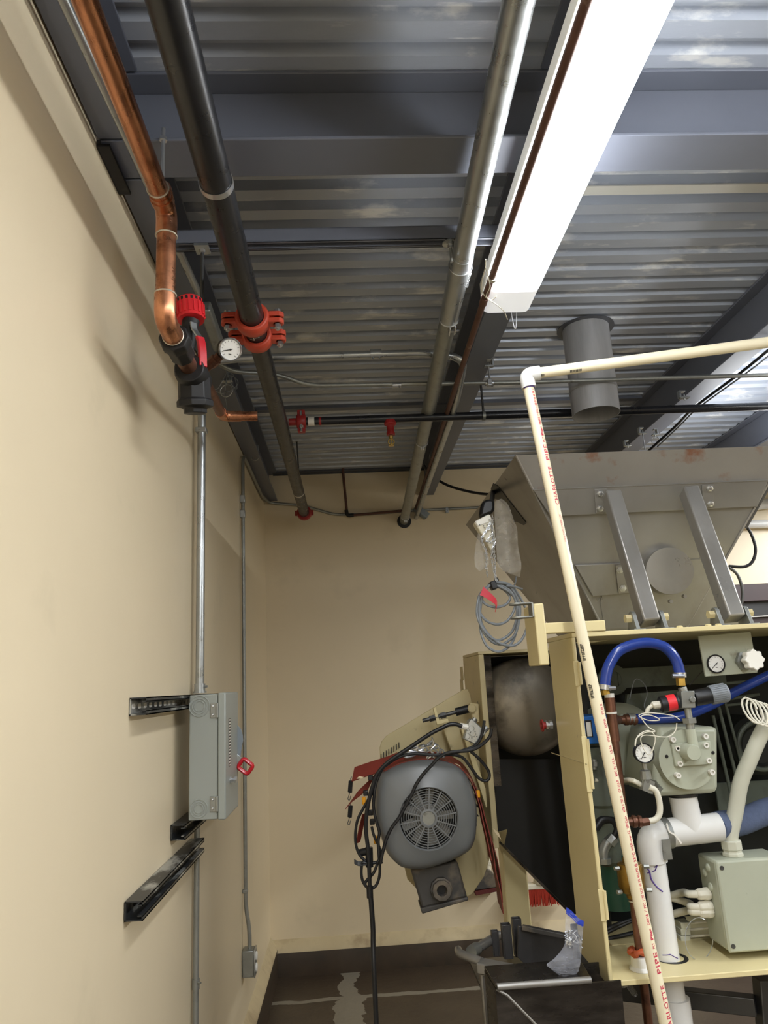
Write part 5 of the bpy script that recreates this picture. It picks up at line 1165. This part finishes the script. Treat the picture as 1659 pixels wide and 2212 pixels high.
def circ(r, dy):
    o_ = []
    for p in ringpts(1, 0):
        a = math.atan2(p.z - gcp.z, p.x - gcp.x); o_.append(V((gcp.x + r * math.cos(a), YO + dy, gcp.z + r * math.sin(a))))
    return o_
rings = [ringpts(.985, .17), ringpts(1, .16), ringpts(1, .035), ringpts(.985, .018), ringpts(.93, .004), ringpts(.90, -.002)]
rings += [[a * (1 - t) + b * t for a, b in zip(ringpts(.90, -.004), circ(RG * 1.12, -.022))] for t in (.3, .7, 1.0)] + [circ(RG * 1.04, -.026), circ(RG * 1.005, -.022), circ(RG, -.008)]
vs = [p for r in rings for p in r]; fs = []
for i in range(len(rings) - 1):
    for k in range(n_): l = (k + 1) % n_; fs.append((i * n_ + k, i * n_ + l, (i + 1) * n_ + l, (i + 1) * n_ + k))
part(mt, 'fan_cover', MB().add(vs, fs), M['motor'], ang=50)
gr = MB(); yg = YO - .018
for k in range(1, 9): gr.ring((gcp.x, yg, gcp.z), (0, 1, 0), RG * (.30 + .70 * k / 8.6), .0016, 48, 6)
for k in range(14):
    a = 2 * math.pi * (k + .3) / 14; q = V((math.cos(a), 0, math.sin(a))); gr.bar(V((gcp.x, yg, gcp.z)) + q * RG * .26, V((gcp.x, yg, gcp.z)) + q * RG * 1.0, .0042, .005, (0, 1, 0))
gr.lathe((gcp.x, yg + .003, gcp.z), (0, -1, 0), [(0, RG * .24), (.006, RG * .31), (.007, RG * .24), (.004, RG * .22)], 32, False)
go = part(mt, 'fan_grille', gr, M['motor'])
part(go, 'hub_cap', MB().lathe((gcp.x, yg + .003, gcp.z), (0, -1, 0), [(0, RG * .23), (.004, RG * .22), (.004, 0)], 28), M['galvdull'])
fb = MB(); fb.lathe((gcp.x, YO + .03, gcp.z), (0, -1, 0), [(0, RG * .42), (.02, RG * .40), (.026, RG * .3), (.026, 0)], 32)
for k in range(9):
    a = 2 * math.pi * k / 9; q = V((math.cos(a), 0, math.sin(a))); fb.bar(V((gcp.x, YO + .03, gcp.z)) + q * RG * .3, V((gcp.x, YO + .03, gcp.z)) + q * RG * .95, .03, .003, (.3 * -math.sin(a), .9, .3 * math.cos(a)))
part(mt, 'fan', fb, mat('dusty_grey_fan', rgb(150, 148, 142), .6, var=.2, scale=40))
part(mt, 'inner_back', MB().lathe((gcp.x, YO + .06, gcp.z), (0, -1, 0), [(0, RG * 1.3), (.004, RG * 1.3), (.004, 0)], 28), M['blackrub'])
bd = MB(); bd.lathe((cen.x + .01, YO + .16, cen.z), (0, 1, 0), [(0, .165), (.02, .17), (.14, .17), (.16, .15), (.16, 0)], 36)
for k in range(36):
    a = 2 * math.pi * k / 36; q = V((math.cos(a), 0, math.sin(a))); bd.bar(V((cen.x + .01, YO + .17, cen.z)) + q * .165, V((cen.x + .01, YO + .17, cen.z)) + q * .188, .12, .004, (-math.sin(a), 0, math.cos(a)))
part(mt, 'finned_body', bd, M['motordk'])
tbx = pl(S4([(668, 1350), (1100, 1280), (1190, 1610), (775, 1715)]), Y=YO + .07)
to = part(mt, 'terminal_box', MB().prism(tbx, (0, .10, 0)), M['motordk'], .008)
part(to, 'box_lid', MB().prism(pl(S4([(758, 1712), (1195, 1608), (1200, 1640), (775, 1765)]), Y=YO + .065), (0, .11, 0)), M['motordk'], .004)
kc_ = at(730 + 948 / 4.254, 1560 + 1530 / 4.254, Y=YO + .07)
part(to, 'conduit_hub', MB().lathe(kc_, (0, -1, 0), [(0, .040), (.014, .040), (.016, .034), (.03, .034), (.03, .019), (.005, .017), (.005, 0)], 10), M['motordk'], .001)
part(to, 'hub_opening', MB().cyl(kc_ + V((0, -.0055, 0)), kc_ + V((0, -.0065, 0)), .0165, 20), M['blackrub'])
# red straps around the motor
rs = thing('red_strap', 'torn orange red belt strip draped over the motor top with a spring end', 'strap')
P4 = lambda q, Y: pl(S4(q), Y=Y)
part(rs, 'strap', MB().ribbon(smooth(P4([(140, 480), (300, 425), (430, 385), (560, 335), (700, 312), (830, 308), (960, 318), (1080, 365), (1170, 430), (1240, 540), (1290, 680), (1330, 830), (1375, 1000), (1410, 1180), (1430, 1330), (1470, 1500), (1495, 1700)], YO + .075), 6), [(0.012, .05 - .0002 * k, .042 if k < 18 else .02) if k < 24 else (0, .085, .02) for k in range(97)], .0035), M['strapred'])
part(rs, 'strap', MB().ribbon(smooth(P4([(420, 440), (560, 370), (700, 335), (830, 328), (960, 338), (1070, 380), (1150, 440), (1230, 560), (1290, 740), (1325, 900), (1370, 1100), (1400, 1250)], YO + .04), 6), V((0, .045, .004)), .0035), M['strapred'])
part(rs, 'strap', MB().ribbon(smooth(P4([(1300, 700), (1345, 880), (1400, 1060), (1450, 1250), (1475, 1420), (1490, 1600)], YO + .10), 5), V((0, .08, .02)), .003), M['strapred'])
tn = MB(); q = P4([(170, 520), (195, 495), (240, 505), (215, 520)], YO + .045); tn.prism(q, (0, .003, 0)); q = P4([(1070, 375), (1120, 395), (1135, 420), (1090, 405)], YO + .03); tn.prism(q, (0, .004, 0)); q = P4([(1425, 975), (1480, 1020), (1500, 1080), (1440, 1010)], YO + .08); tn.prism(q, (0, .004, 0))
part(rs, 'torn_patch', tn, mat('shiny_torn_backing', rgb(222, 204, 170), .35))
def spring(lab, x, y0, y1, Y):
    t = thing('coil_spring', lab, 'spring', 'springs on the belt strips'); a, b = P4([(x, y0), (x - 8, y1)], Y); k = MB(); d = b - a; s1, u1 = frame(d)
    nt = 14; k.tube([a + d * (i / (nt * 8)) + (s1 * math.cos(i * math.pi / 4) + u1 * math.sin(i * math.pi / 4)) * .0065 for i in range(nt * 8 + 1)], .0018, 5)
    part(t, 'coil', k, M['blackiron']); part(t, 'hook', MB().tube(smooth([b, b + V((-.004, 0, -.010)), b + V((-.008, 0, -.022)), b + V((-.002, 0, -.026)), b + V((.002, 0, -.012))], 4), .0013, 6).tube(smooth([a, a + V((0, 0, .008)), a + V((.004, 0, .014))], 4), .0013, 6), M['steelrod'])
spring('small dark spring hanging from the upper left strip end', 118, 540, 645, YO + .06)
spring('small dark spring hanging from the lower left strip end', 116, 770, 872, YO + .08)
solo('red_strip', 'dull red strip slanting down left from motor to the lower spring', 'strap', MB().ribbon(smooth(P4([(310, 545), (240, 610), (150, 690), (105, 755)], YO + .085), 5), [(.03, .02, .05 - .0015 * k) for k in range(16)], .003), M['strapred'], group='red strips')
solo('red_strip', 'narrow red strip hanging behind the black cables left of motor', 'strap', MB().ribbon(smooth(P4([(245, 840), (215, 960), (190, 1080), (180, 1110)], YO + .08), 5), V((.016, .01, .004)), .003), M['strapred'], group='red strips')
for x, y in ((240, 720), (325, 640), (345, 1080), (1290, 660)): c = P4([(x, y)], YO + .03)[0]; part(rs, 'yellow_clip', MB().box((c.x - .007, c.y - .006, c.z - .013), (c.x + .006, c.y + .006, c.z + .013)), M['yellow'], .003)
for x, y in ((300, 510), (255, 650), (300, 830), (315, 915), (205, 1195)): c = P4([(x, y)], YO + .05)[0]; part(rs, 'black_clip', MB().box((c.x - .009, c.y - .01, c.z - .009), (c.x + .009, c.y + .01, c.z + .009)), M['blackrub'], .003)
# chain heap on the motor
def chain(pts, L, r, wob=0):
    pts = [V(p) for p in pts]; m = MB(); acc = 0; i = 0; out_ = []
    tot = [0]
    for a, b in zip(pts, pts[1:]): tot.append(tot[-1] + (b - a).length)
    n = max(2, int(tot[-1] / (L * .68)))
    def posn(s):
        for j in range(len(pts) - 1):
            if s <= tot[j + 1] or j == len(pts) - 2:
                t = (s - tot[j]) / max(1e-6, tot[j + 1] - tot[j]); return pts[j] + (pts[j + 1] - pts[j]) * t, (pts[j + 1] - pts[j]).normalized()
    for k in range(n):
        p, d = posn(tot[-1] * k / (n - 1)); s1, u1 = frame(d); q = s1 if k % 2 else u1
        ov = [p + d * (L / 2 - L * .22) * (1 if math.cos(a) > 0 else -1) + d * L * .22 * math.cos(a) + q * L * .26 * math.sin(a) for a in [2 * math.pi * (i + .5) / 10 for i in range(10)]]
        m.tube(ov, r, 5, closed=True)
    return m
hp2 = P4([(960, 285), (930, 235), (880, 210), (840, 190), (870, 165), (885, 215), (850, 250), (870, 300), (830, 330), (870, 325), (910, 290), (860, 250), (820, 270), (790, 240), (820, 215), (780, 225), (750, 240), (770, 265), (730, 255), (690, 240), (660, 250), (700, 235)], YO + .02)
chn = thing('steel_chain', 'heap of shiny steel chain lying on top of the grey motor', 'chain')
part(chn, 'links', chain(hp2, .028, .0028), M['zinc'])
snap = smooth(P4([(655, 265), (690, 270), (720, 282), (700, 305), (650, 322), (615, 320), (612, 300), (640, 285), (690, 275)], YO + .01), 5)
part(chn, 'snap_hook', MB().tube(snap, .004, 8), M['zinc'])
# metal junction box with its cables
xb_ = thing('steel_knockout_box', 'small shiny metal knockout box with black cables above the motor', 'box')
S6 = lambda q: [(980 + x / 6.381, 1380 + y / 6.381) for x, y in q]
P6 = lambda q, Y: pl(S6(q), Y=Y)
YX = YO - .02
part(xb_, 'box', MB().prism(P6([(212, 1130), (250, 1100), (440, 1275), (450, 1290), (330, 1470), (140, 1385)], YX), (0, .045, 0)), M['galv'], .003)
k = MB()
for x, y in ((245, 1235), (185, 1340), (265, 1310)): k.ring(P6([(x, y)], YX - .0005)[0], (0, 1, 0), .010, .0008, 20, 5)
part(xb_, 'knockout', k, M['galvdull'])
k = MB()
for x, y in ((195, 1268), (230, 1290), (295, 1275), (250, 1365), (320, 1345)): c = P6([(x, y)], YX)[0]; k.cyl(c + V((0, -.0008, 0)), c + V((0, .001, 0)), .0022, 8)
part(xb_, 'screw_hole', k, M['blackrub'])
c = P6([(140, 1200)], YX + .01)[0]; part(xb_, 'white_connector', MB().cyl(c + V((-.014, 0, .001)), c + V((.014, 0, -.005)), .011, 10), M['white'])
part(xb_, 'top_connector', MB().cyl(P6([(270, 1140)], YX + .02)[0], P6([(300, 1095)], YX + .02)[0], .010, 10), M['galv'])
part(xb_, 'side_connector', MB().cyl(P6([(420, 1260)], YX + .02)[0], P6([(460, 1215)], YX + .02)[0], .011, 10), M['galv'])
def blk(lab, pts, r, Y=YO - .035): cable(lab, [at(x, y, Y=Y) if len((x, y)) == 2 else None for x, y in pts], r, M['blackrub'], group='black motor cables')
W_ = lambda q: S4(q)
blk('thick black cable arching from the metal box over the chain and down left', W_([(1140, 40), (1080, 18), (1020, 22), (950, 55), (860, 100), (760, 165), (640, 245), (540, 310), (440, 385), (360, 480), (315, 600), (280, 740), (262, 860), (258, 1000), (275, 1150), (285, 1300), (290, 1420), (292, 1540)]), .0072)
blk('black cable crossing diagonally in front of the fan grille', W_([(1410, 60), (1395, 130), (1330, 200), (1230, 255), (1100, 270), (1000, 285), (920, 330), (870, 385), (790, 470), (720, 570), (680, 660), (620, 770), (560, 880), (500, 960), (450, 1060), (420, 1160), (395, 1270), (400, 1300)]), .0058, YO - .05)
blk('black cable looping from the top of the metal box', P_ := W_([(1345, -15), (1335, 60), (1310, 150), (1260, 215), (1180, 250), (1060, 285), (960, 300), (850, 300), (700, 290), (560, 320), (450, 390), (400, 440), (350, 560), (330, 700), (330, 800), (350, 900), (380, 1010), (370, 1100), (380, 1260)]), .0055, YO - .03)
blk('black cable loop hanging right of the motor top', W_([(960, 300), (1060, 300), (1150, 330), (1230, 430), (1290, 510), (1350, 540), (1385, 520), (1390, 470), (1360, 410), (1280, 320), (1220, 270)]), .0055, YO + .0)
blk('wide black cable loop left of the motor reaching below its waist', W_([(420, 410), (360, 500), (330, 620), (240, 780), (180, 900), (160, 1030), (170, 1150), (215, 1240), (290, 1290), (360, 1285), (400, 1240), (380, 1150), (330, 1040), (310, 960)]), .005, YO - .02)
blk('lowest black cable loop hanging below left of the motor', W_([(290, 1310), (230, 1290), (215, 1370), (225, 1450), (260, 1510), (300, 1530), (350, 1500), (380, 1420), (385, 1320), (375, 1270), (330, 1380), (260, 1460), (250, 1490)]), .005, YO - .03)
dn = W_([(292, 1540), (300, 1600), (312, 1750), (322, 1900)])
dn = [at(x, y, Y=YO - .035) for x, y in dn] + [at(806, 2040, Y=YO - .04), at(808, 2100, Y=YO - .06), at(813, 2212, Y=YO - .07), at(816, 2280, Y=YO - .08), V((.095, YO - .1, .012)), V((.12, YO - .3, .012))]
dc_ = thing('hanging_power_cord', 'thick black cord hanging straight down from the cable bundle to floor', 'cord')
part(dc_, 'cord', MB().tube(smooth(dn, 6), .0085, 12), M['blackrub'])
part(dc_, 'tape_wrap', MB().cyl(dn[0] + V((0, 0, .012)), dn[0] - V((0, 0, .025)), .011, 12), M['tape'])
part(dc_, 'strap_tail', MB().ribbon(smooth(P4([(150, 1280), (190, 1300), (250, 1295), (300, 1290)], YO - .03), 4), V((0, .012, .012)), .002), M['steelrod'])
part(dc_, 'cord_plug', MB().cyl(P4([(285, 1150)], YO - .02)[0], P4([(290, 1330)], YO - .02)[0], .013, 12).cyl(P4([(205, 1200)], YO - .01)[0], P4([(290, 1180)], YO - .02)[0], .012, 12), M['blackrub'])

# ================================================================== HOIST CONTROL, CHAIN, BAG, CABLE COIL
YH = 2.62
S5 = lambda q: [(980 + x / 5.267, 1020 + y / 5.267) for x, y in q]
P5 = lambda q, Y: pl(S5(q), Y=Y)
ho = thing('hoist_pendant', 'dirty white plastic hoist control hanging in front of the hopper side', 'control')
part(ho, 'handle_body', MB().prism(P5([(236, 572), (262, 545), (395, 478), (418, 490), (442, 560), (466, 640), (478, 800), (445, 925), (430, 900), (330, 720)], YH), (0, .045, 0)), M['whitedirty'], .006)
part(ho, 'top_cap', MB().prism(P5([(240, 560), (400, 475), (420, 492), (438, 548), (430, 560), (275, 620)], YH - .004), (0, .053, 0)), M['white'], .004)
k = MB()
for x, y in ((295, 600), (340, 610), (380, 595), (355, 630), (405, 545)): c = P5([(x, y)], YH - .005)[0]; k.cyl(c, c + V((0, -.001, 0)), .0025, 8)
part(ho, 'screw', k, M['steelrod'])
hc = thing('hand_chain', 'thin shiny chain wrapped round the white hoist control and hanging down', 'chain')
ck = MB()
for q in ([(440, 500), (445, 560), (435, 620), (440, 700), (450, 780), (455, 860), (462, 950), (470, 1050), (468, 1150), (482, 1225)], [(425, 560), (440, 640), (460, 720), (470, 800), (440, 860), (430, 950), (440, 1050), (460, 1130), (478, 1215)], [(410, 590), (380, 650), (330, 720), (320, 790), (350, 850), (370, 920), (375, 1000), (368, 1080), (380, 1130), (382, 1175)], [(400, 640), (350, 690), (325, 740), (330, 820), (365, 880), (360, 930)], [(460, 760), (410, 800), (370, 790), (400, 750), (440, 690)]):
    c_ = chain(P5(q, YH - .014), .0125, .0013); ck.add(c_.v, c_.f)
part(hc, 'links', ck, M['zinc'])
# tape on the hopper side, and the bag film
tpz = thing('black_tape', 'strips of black tape stuck on the left side of the steel hopper', 'tape')
def lp5(q, off=.0015): return lpoly(S5(q), off)
t1 = MB(); t1.prism(lp5([(455, 120), (520, 165), (640, 330), (830, 570), (805, 600), (720, 560), (690, 570), (600, 380), (520, 310), (440, 290), (430, 180)]), nLft * .0015)
part(tpz, 'tape_strip', t1, M['tape'])
cl5 = thing('black_cloth_wrap', 'black cloth wrap holding the white hoist control to the hopper', 'wrap')
cq = P5([(330, 330), (380, 305), (440, 300), (470, 340), (470, 420), (440, 470), (400, 480), (300, 520), (300, 470), (310, 400)], YH + .03)
part(cl5, 'wrap', MB().prism(cq, (0, .04, 0)), M['tape'], .012)
part(cl5, 'tie', MB().cyl(cq[2] + V((0, .02, -.01)), lp5([(450, 230)], .002)[0], .010, 10), M['tape'])
def film(name, lab, pts, Y, mt, depth=.02, cat='bag', rows=10, cols=7):
    "a puffed closed film between a left and a right outline"
    L_, R2_ = pts; L_ = smooth(pl(L_, Y=Y), 6); R2_ = smooth(pl(R2_, Y=Y), 6); vs = []; fs = []
    nr = len(L_); 
    R2_ = [R2_[min(int(i * len(R2_) / nr), len(R2_) - 1)] for i in range(nr)]
    for side in (-1, 1):
        for i in range(nr):
            for j in range(cols):
                t = j / (cols - 1); p = L_[i] * (1 - t) + R2_[i] * t
                e = math.sin(math.pi * t) * (.35 + .65 * math.sin(math.pi * min(1, (i + .5) / nr)))
                p = p + V((0, side * depth * e + .004 * math.sin(i * 1.7 + j * 2.3) * math.sin(math.pi * t), 0)); vs.append(p)
    n = nr * cols
    for s_ in (0, 1):
        for i in range(nr - 1):
            for j in range(cols - 1):
                a = s_ * n + i * cols + j; f = (a, a + 1, a + cols + 1, a + cols); fs.append(f if s_ else f[::-1])
    return MB().add(vs, fs)
fb1 = film('', '', (S5([(470, 330), (462, 420), (468, 560), (480, 760), (490, 950), (500, 1060), (560, 1120)]), S5([(545, 300), (620, 370), (690, 560), (720, 640), (735, 850), (770, 1050), (750, 1195)])), YH + .02, M['bag'])
solo('plastic_bag', 'clear plastic bag hanging beside the white hoist control', 'bag', fb1, M['bag'], group='clear plastic film', ang=80)
fb2 = film('', '', (S5([(280, 690), (262, 760), (245, 880), (235, 980), (250, 1080), (295, 1125)]), S5([(310, 700), (335, 780), (370, 900), (400, 960), (410, 1040), (350, 1100)])), YH + .02, M['bag'], .014)
solo('plastic_bag', 'torn flap of clear plastic film left of the hanging chain', 'bag', fb2, M['bag'], group='clear plastic film', ang=80)
cc5 = thing('cable_coil', 'coiled grey cable with red tag hanging under the chain', 'cable')
YCo = YH + .0
loops = [[(440, 1285), (520, 1262), (620, 1300), (700, 1400), (740, 1540), (745, 1680), (700, 1840), (620, 1920), (540, 1960), (440, 1930), (350, 1830), (300, 1700), (290, 1560), (300, 1430), (350, 1330)],
         [(430, 1300), (540, 1290), (650, 1360), (710, 1480), (720, 1620), (690, 1760), (630, 1850), (520, 1910), (420, 1880), (330, 1780), (270, 1640), (270, 1500), (300, 1400), (360, 1320)],
         [(420, 1280), (500, 1255), (640, 1280), (740, 1400), (820, 1560), (840, 1720), (790, 1880), (690, 1970), (560, 1960), (440, 1890), (340, 1770), (300, 1640), (310, 1500), (340, 1380)],
         [(430, 1290), (560, 1330), (640, 1420), (600, 1500), (500, 1535), (400, 1520), (340, 1480), (320, 1420), (360, 1330)],
         [(430, 1280), (600, 1275), (680, 1350), (740, 1480), (755, 1600), (720, 1760), (690, 1880), (640, 1970), (560, 2030), (480, 2040), (380, 1980), (320, 1860), (300, 1740), (285, 1600), (310, 1440), (370, 1320)],
         [(420, 1290), (520, 1300), (640, 1370), (700, 1450), (690, 1560), (620, 1680), (520, 1730), (420, 1715), (340, 1660), (290, 1570), (280, 1440), (340, 1340)]]
for i, q in enumerate(loops):
    pp = smooth([at(x, y, Y=YCo + .008 * math.sin(i * 2 + j)) for j, (x, y) in enumerate(S5(q))], 5, closed=True); part(cc5, 'cable_loop', MB().tube(pp, .0048, 8, closed=True), M['cable'])
part(cc5, 'cable_end', MB().tube(smooth(P5([(600, 1290), (680, 1300), (740, 1318), (785, 1330)], YCo - .01), 4), .0042, 8), M['cable'])
part(cc5, 'tape_band', MB().obox(P5([(450, 1290)], YCo)[0], (.011, 0, .003), (0, .018, 0), (-.004, 0, .015)).obox(P5([(485, 1240)], YCo)[0], (.006, 0, -.006), (0, .01, 0), (.004, 0, .012)), M['tape'], .004)
part(cc5, 'red_tag', MB().ribbon(smooth(P5([(318, 1350), (370, 1385), (440, 1440), (480, 1480), (485, 1530), (475, 1585)], YCo - .02), 5), [(.016 - .0005 * k, .004, .030 - .001 * k) for k in range(26)], .0012), M['redvinyl'], label='red tape tag')
cable('short grey wire end hanging below the plastic bag', P5([(710, 1185), (705, 1240), (690, 1290)], YH + .03), .003, M['cable'])
cable('black cable loop beside the right brace leg of the hopper', [at(x, y, Y=3.0) for x, y in ((1606, 1130), (1622, 1152), (1632, 1185), (1626, 1212), (1608, 1224), (1575, 1223))], .0065, M['blackrub'])
cable('double grey cable dropping behind the right brace leg', [at(x, y, Y=3.0) for x, y in ((1575, 1226), (1592, 1240), (1602, 1265), (1604, 1290), (1600, 1310))], .0065, M['steelrod'])
rg = MB(); e0r, e1r = top[1], bot[1]; rg.tube([e0r + (e1r - e0r) * .13 + V((.012, .01, 0)), e0r + (e1r - e0r) * .42 + V((.012, .01, 0))], .008, 8)
part(hp_, 'edge_conduit', rg, M['steelrod'])

# ================================================================== BROOMS
yB = 4.58
bm_ = thing('push_broom', 'broom with bright red bristles and white block hanging low on back wall', 'broom')
ba, bb_ = at(1128, 1921, Y=yB), at(1236, 1914, Y=yB); bz1 = at(1170, 1918, Y=yB).z; bz0 = at(1170, 1953, Y=yB).z
part(bm_, 'block', MB().box((ba.x, yB - .03, bz1), (bb_.x, yB + .03, bz1 + .028)), M['whitedirty'], .005)
br_ = MB(); random.seed(3)
for i in range(62):
    x = ba.x + .006 + (bb_.x - ba.x - .012) * i / 61
    for j in range(3):
        y = yB - .022 + .022 * j; dx = random.uniform(-.006, .006) + .0004 * (i - 31); br_.tube([(x, y, bz1 + .002), (x + dx, y - .006 + .006 * j, bz0 + random.uniform(-.006, .006))], [.0034, .0026], 5)
part(bm_, 'bristles', br_, M['bristle'])
part(bm_, 'socket', MB().lathe(((ba.x + bb_.x) / 2 - .03, yB, bz1 + .028), (0, .02, 1), [(0, .05), (.04, .04), (.09, .02), (.12, .017), (.12, 0)], 16), M['whitedirty'])
part(bm_, 'handle', MB().cyl(((ba.x + bb_.x) / 2 - .03, yB, bz1 + .14), ((ba.x + bb_.x) / 2 - .03, YB - .02, bz1 + .95), .0125, 12), M['white'])
hb2 = thing('hand_brush', 'dark red hand brush with grey wedge body hanging on back wall', 'brush')
yH2 = YB - .064
part(hb2, 'wedge_body', MB().prism(pl([(1052, 1878), (1060, 1880), (1078, 1900), (1076, 1916), (1026, 1924), (1035, 1905)], Y=yH2), (0, .06, 0)), M['motordk'], .004)
part(hb2, 'bristle_pad', MB().prism(pl([(1026, 1925), (1077, 1917), (1074, 1926), (1028, 1935)], Y=yH2 + .002), (0, .056, 0)), mat('dark_maroon_bristle', rgb(92, 34, 30), .7), .002)
part(hb2, 'handle', MB().cyl(at(1055, 1880, Y=yH2 + .03), at(1052, 1850, Y=yH2 + .03), .016, 12).cyl(at(1055, 1868, Y=yH2 + .03), at(1055, 1860, Y=yH2 + .03), .02, 6), M['whitedirty'])

# ================================================================== STEEL TABLE, TUB AND ZIP BAG
YTb = 2.10; zT = .833
M['tubesteel'] = mat('dark_mill_steel', rgb(74, 73, 74), .42, metal=.4, var=.15, scale=10)
tu = thing('steel_tub', 'greasy dark steel tub with shiny rim at the bottom of the photo', 'tub')
x0, x1 = at(1070, 2126, Y=YTb).x, at(1276, 2113, Y=YTb).x; xb0 = at(1048, 2091, Z=zT).x
yb0 = 2.225
part(tu, 'top_ledge', MB().prism([(x0, YTb, zT), (x1, YTb, zT), (x1 + .01, yb0, zT), (xb0, yb0, zT)], (0, 0, -.012)), M['staindk'], .002)
part(tu, 'rim_roll', MB().cyl((x0 + .004, YTb, zT - .008), (x1, YTb, zT - .008), .0085, 12), M['stain'])
part(tu, 'front_panel', MB().prism([(x0, YTb + .002, zT - .016), (x1 + .08, YTb + .002, zT - .016), (x1 + .08, YTb + .06, .02), (x0, YTb + .06, .02)], (0, .006, 0)), M['staindk'])
part(tu, 'left_panel', MB().prism([(x0, YTb + .002, zT - .013), (xb0, yb0, zT - .013), (xb0, yb0, .0), (x0, YTb + .06, .0)], (.004, 0, 0)), M['staindk'])
part(tu, 'rear_panel', MB().prism([(xb0, yb0, zT - .013), (x1 + .08, yb0, zT - .013), (x1 + .08, yb0, 0), (xb0, yb0, 0)], (0, .004, 0)), M['staindk'])
wd = MB(); wd.tube([V((x0 + .003, YTb, zT - .014)), at(1096, 2150, Y=YTb + .004), at(1160, 2216, Y=YTb + .006), at(1180, 2240, Y=YTb + .008)], .0035, 6)
part(tu, 'weld_bead', wd, M['stain'])
sb_ = thing('steel_table', 'steel table frame with pipe rail behind the greasy tub', 'table')
YR = 2.42; zr = at(1037, 2074, Y=YR).z
a, b = at(1037, 2076, Y=YR), at(1150, 2096, Y=2.27); 
part(sb_, 'rail_bar', MB().bar(V((a.x, a.y, zr - .015)), V((b.x + .06, b.y, zr - .015)), .05, .03), M['stain'], .004)
part(sb_, 'leg', MB().bar(V((a.x + .012, YR - .005, zr - .03)), V((a.x + .02, YR - .01, .0)), .034, .034, (0, 1, 0)), M['stain'], .005)
pr_ = fillet([V((a.x + .005, YR, zr - .005)), at(992, 2060, Y=YR + .06), at(990, 2052, Y=YR + .12)], .03); part(sb_, 'pipe_rail', MB().tube(pr_, .0125, 14), M['stain'])
part(sb_, 'pipe_rail', MB().cyl(at(1022, 2054, Y=YR + .10), at(1078, 2020, Y=YR + .26), .0145, 14), M['stain'])
part(sb_, 'rail_coupling', MB().cyl(at(1018, 2057, Y=YR + .09), at(1030, 2049, Y=YR + .12), .019, 14), M['galvdull'])
q = pl([(1120, 2000), (1222, 2022), (1240, 2026), (1236, 2100), (1150, 2100), (1118, 2068)], Y=2.56)
part(sb_, 'dark_plate', MB().prism(q, (0, .012, 0)), M['tubesteel'], .002)
part(sb_, 'plate_rim', MB().bar(at(1128, 2003, Y=2.55), at(1238, 2025, Y=2.50), .02, .014), M['motordk'], .002)
part(sb_, 'under_shelf', MB().box((a.x + .02, YR + .01, zr - .14), (a.x + .29, YR + .40, zr - .13)), M['staindk'])
def sqt(x0_, x1_, y0_, y1_, Y):
    p = at(x0_, y0_, Y=Y); q_ = at(x1_, y0_, Y=Y); zz = at(x1_, y1_, Y=Y).z; w2_ = q_.x - p.x; t = .004; m = MB()
    for (ax0, ax1, ay0, ay1) in ((0, t, 0, w2_), (w2_ - t, w2_, 0, w2_), (t, w2_ - t, 0, t), (t, w2_ - t, w2_ - t, w2_)): m.box((p.x + ax0, Y + ay0, zz), (p.x + ax1, Y + ay1, p.z))
    return m
for i, (xa1, xb1, ya1, yb1, Y) in enumerate(((1062, 1077, 2013, 2066, 2.60), (1084, 1104, 1999, 2072, 2.55), (1107, 1126, 1986, 2068, 2.62))):
    solo('square_tube', ['shortest dark square tube standing leftmost behind the table rail', 'middle dark square tube standing behind the table rail', 'tallest dark square tube standing beside the dark plate'][i], 'tube', sqt(xa1, xb1, ya1, yb1, Y), M['tubesteel'], .001, 'square tubes on the steel table')
zb6 = thing('zip_bag', 'clear zip bag with blue closure holding hardware on the tub ledge', 'bag')
S7 = lambda q: [(960 + x / 4.366, 1900 + y / 4.366) for x, y in q]
YZ = 2.12
part(zb6, 'film', film('', '', (S7([(1148, 275), (1140, 420), (1140, 560), (1120, 640), (1040, 740), (965, 800), (1000, 840), (1080, 900), (1120, 930)]), S7([(1312, 395), (1306, 500), (1296, 620), (1290, 720), (1280, 800), (1255, 880), (1200, 910), (1170, 935), (1150, 960)])), YZ, M['zipbag'], .014), M['zipbag'], ang=80)
part(zb6, 'zip_strip', MB().ribbon(smooth(pl(S7([(1150, 285), (1200, 320), (1260, 385), (1312, 412)]), Y=YZ - .004), 5), V((.002, 0, .012)), .002), M['zipblue'], label='blue zip closure')
part(zb6, 'zip_strip', MB().ribbon(smooth(pl(S7([(1150, 318), (1200, 355), (1250, 410), (1308, 438)]), Y=YZ - .004), 5), V((.001, 0, .003)), .002), M['zipblue'])
k = MB(); random.seed(11)
for i in range(26):
    x, y = random.uniform(1150, 1280), random.uniform(480, 620); c = pl(S7([(x, y)]), Y=YZ + random.uniform(-.006, .006))[0]; d_ = V((random.uniform(-1, 1), random.uniform(-.4, .4), random.uniform(-1, 1))).normalized()
    k.cyl(c - d_ * .007, c + d_ * .007, .0013, 6); k.cyl(c + d_ * .006, c + d_ * .008, .0028, 6)
o = part(zb6, 'screws', k, M['zinc']); o['kind'] = 'stuff'
part(zb6, 'paper_slip', MB().prism(pl(S7([(1150, 580), (1195, 575), (1200, 620), (1150, 615)]), Y=YZ - .002), (0, .001, 0)), M['labelw'])
settle()
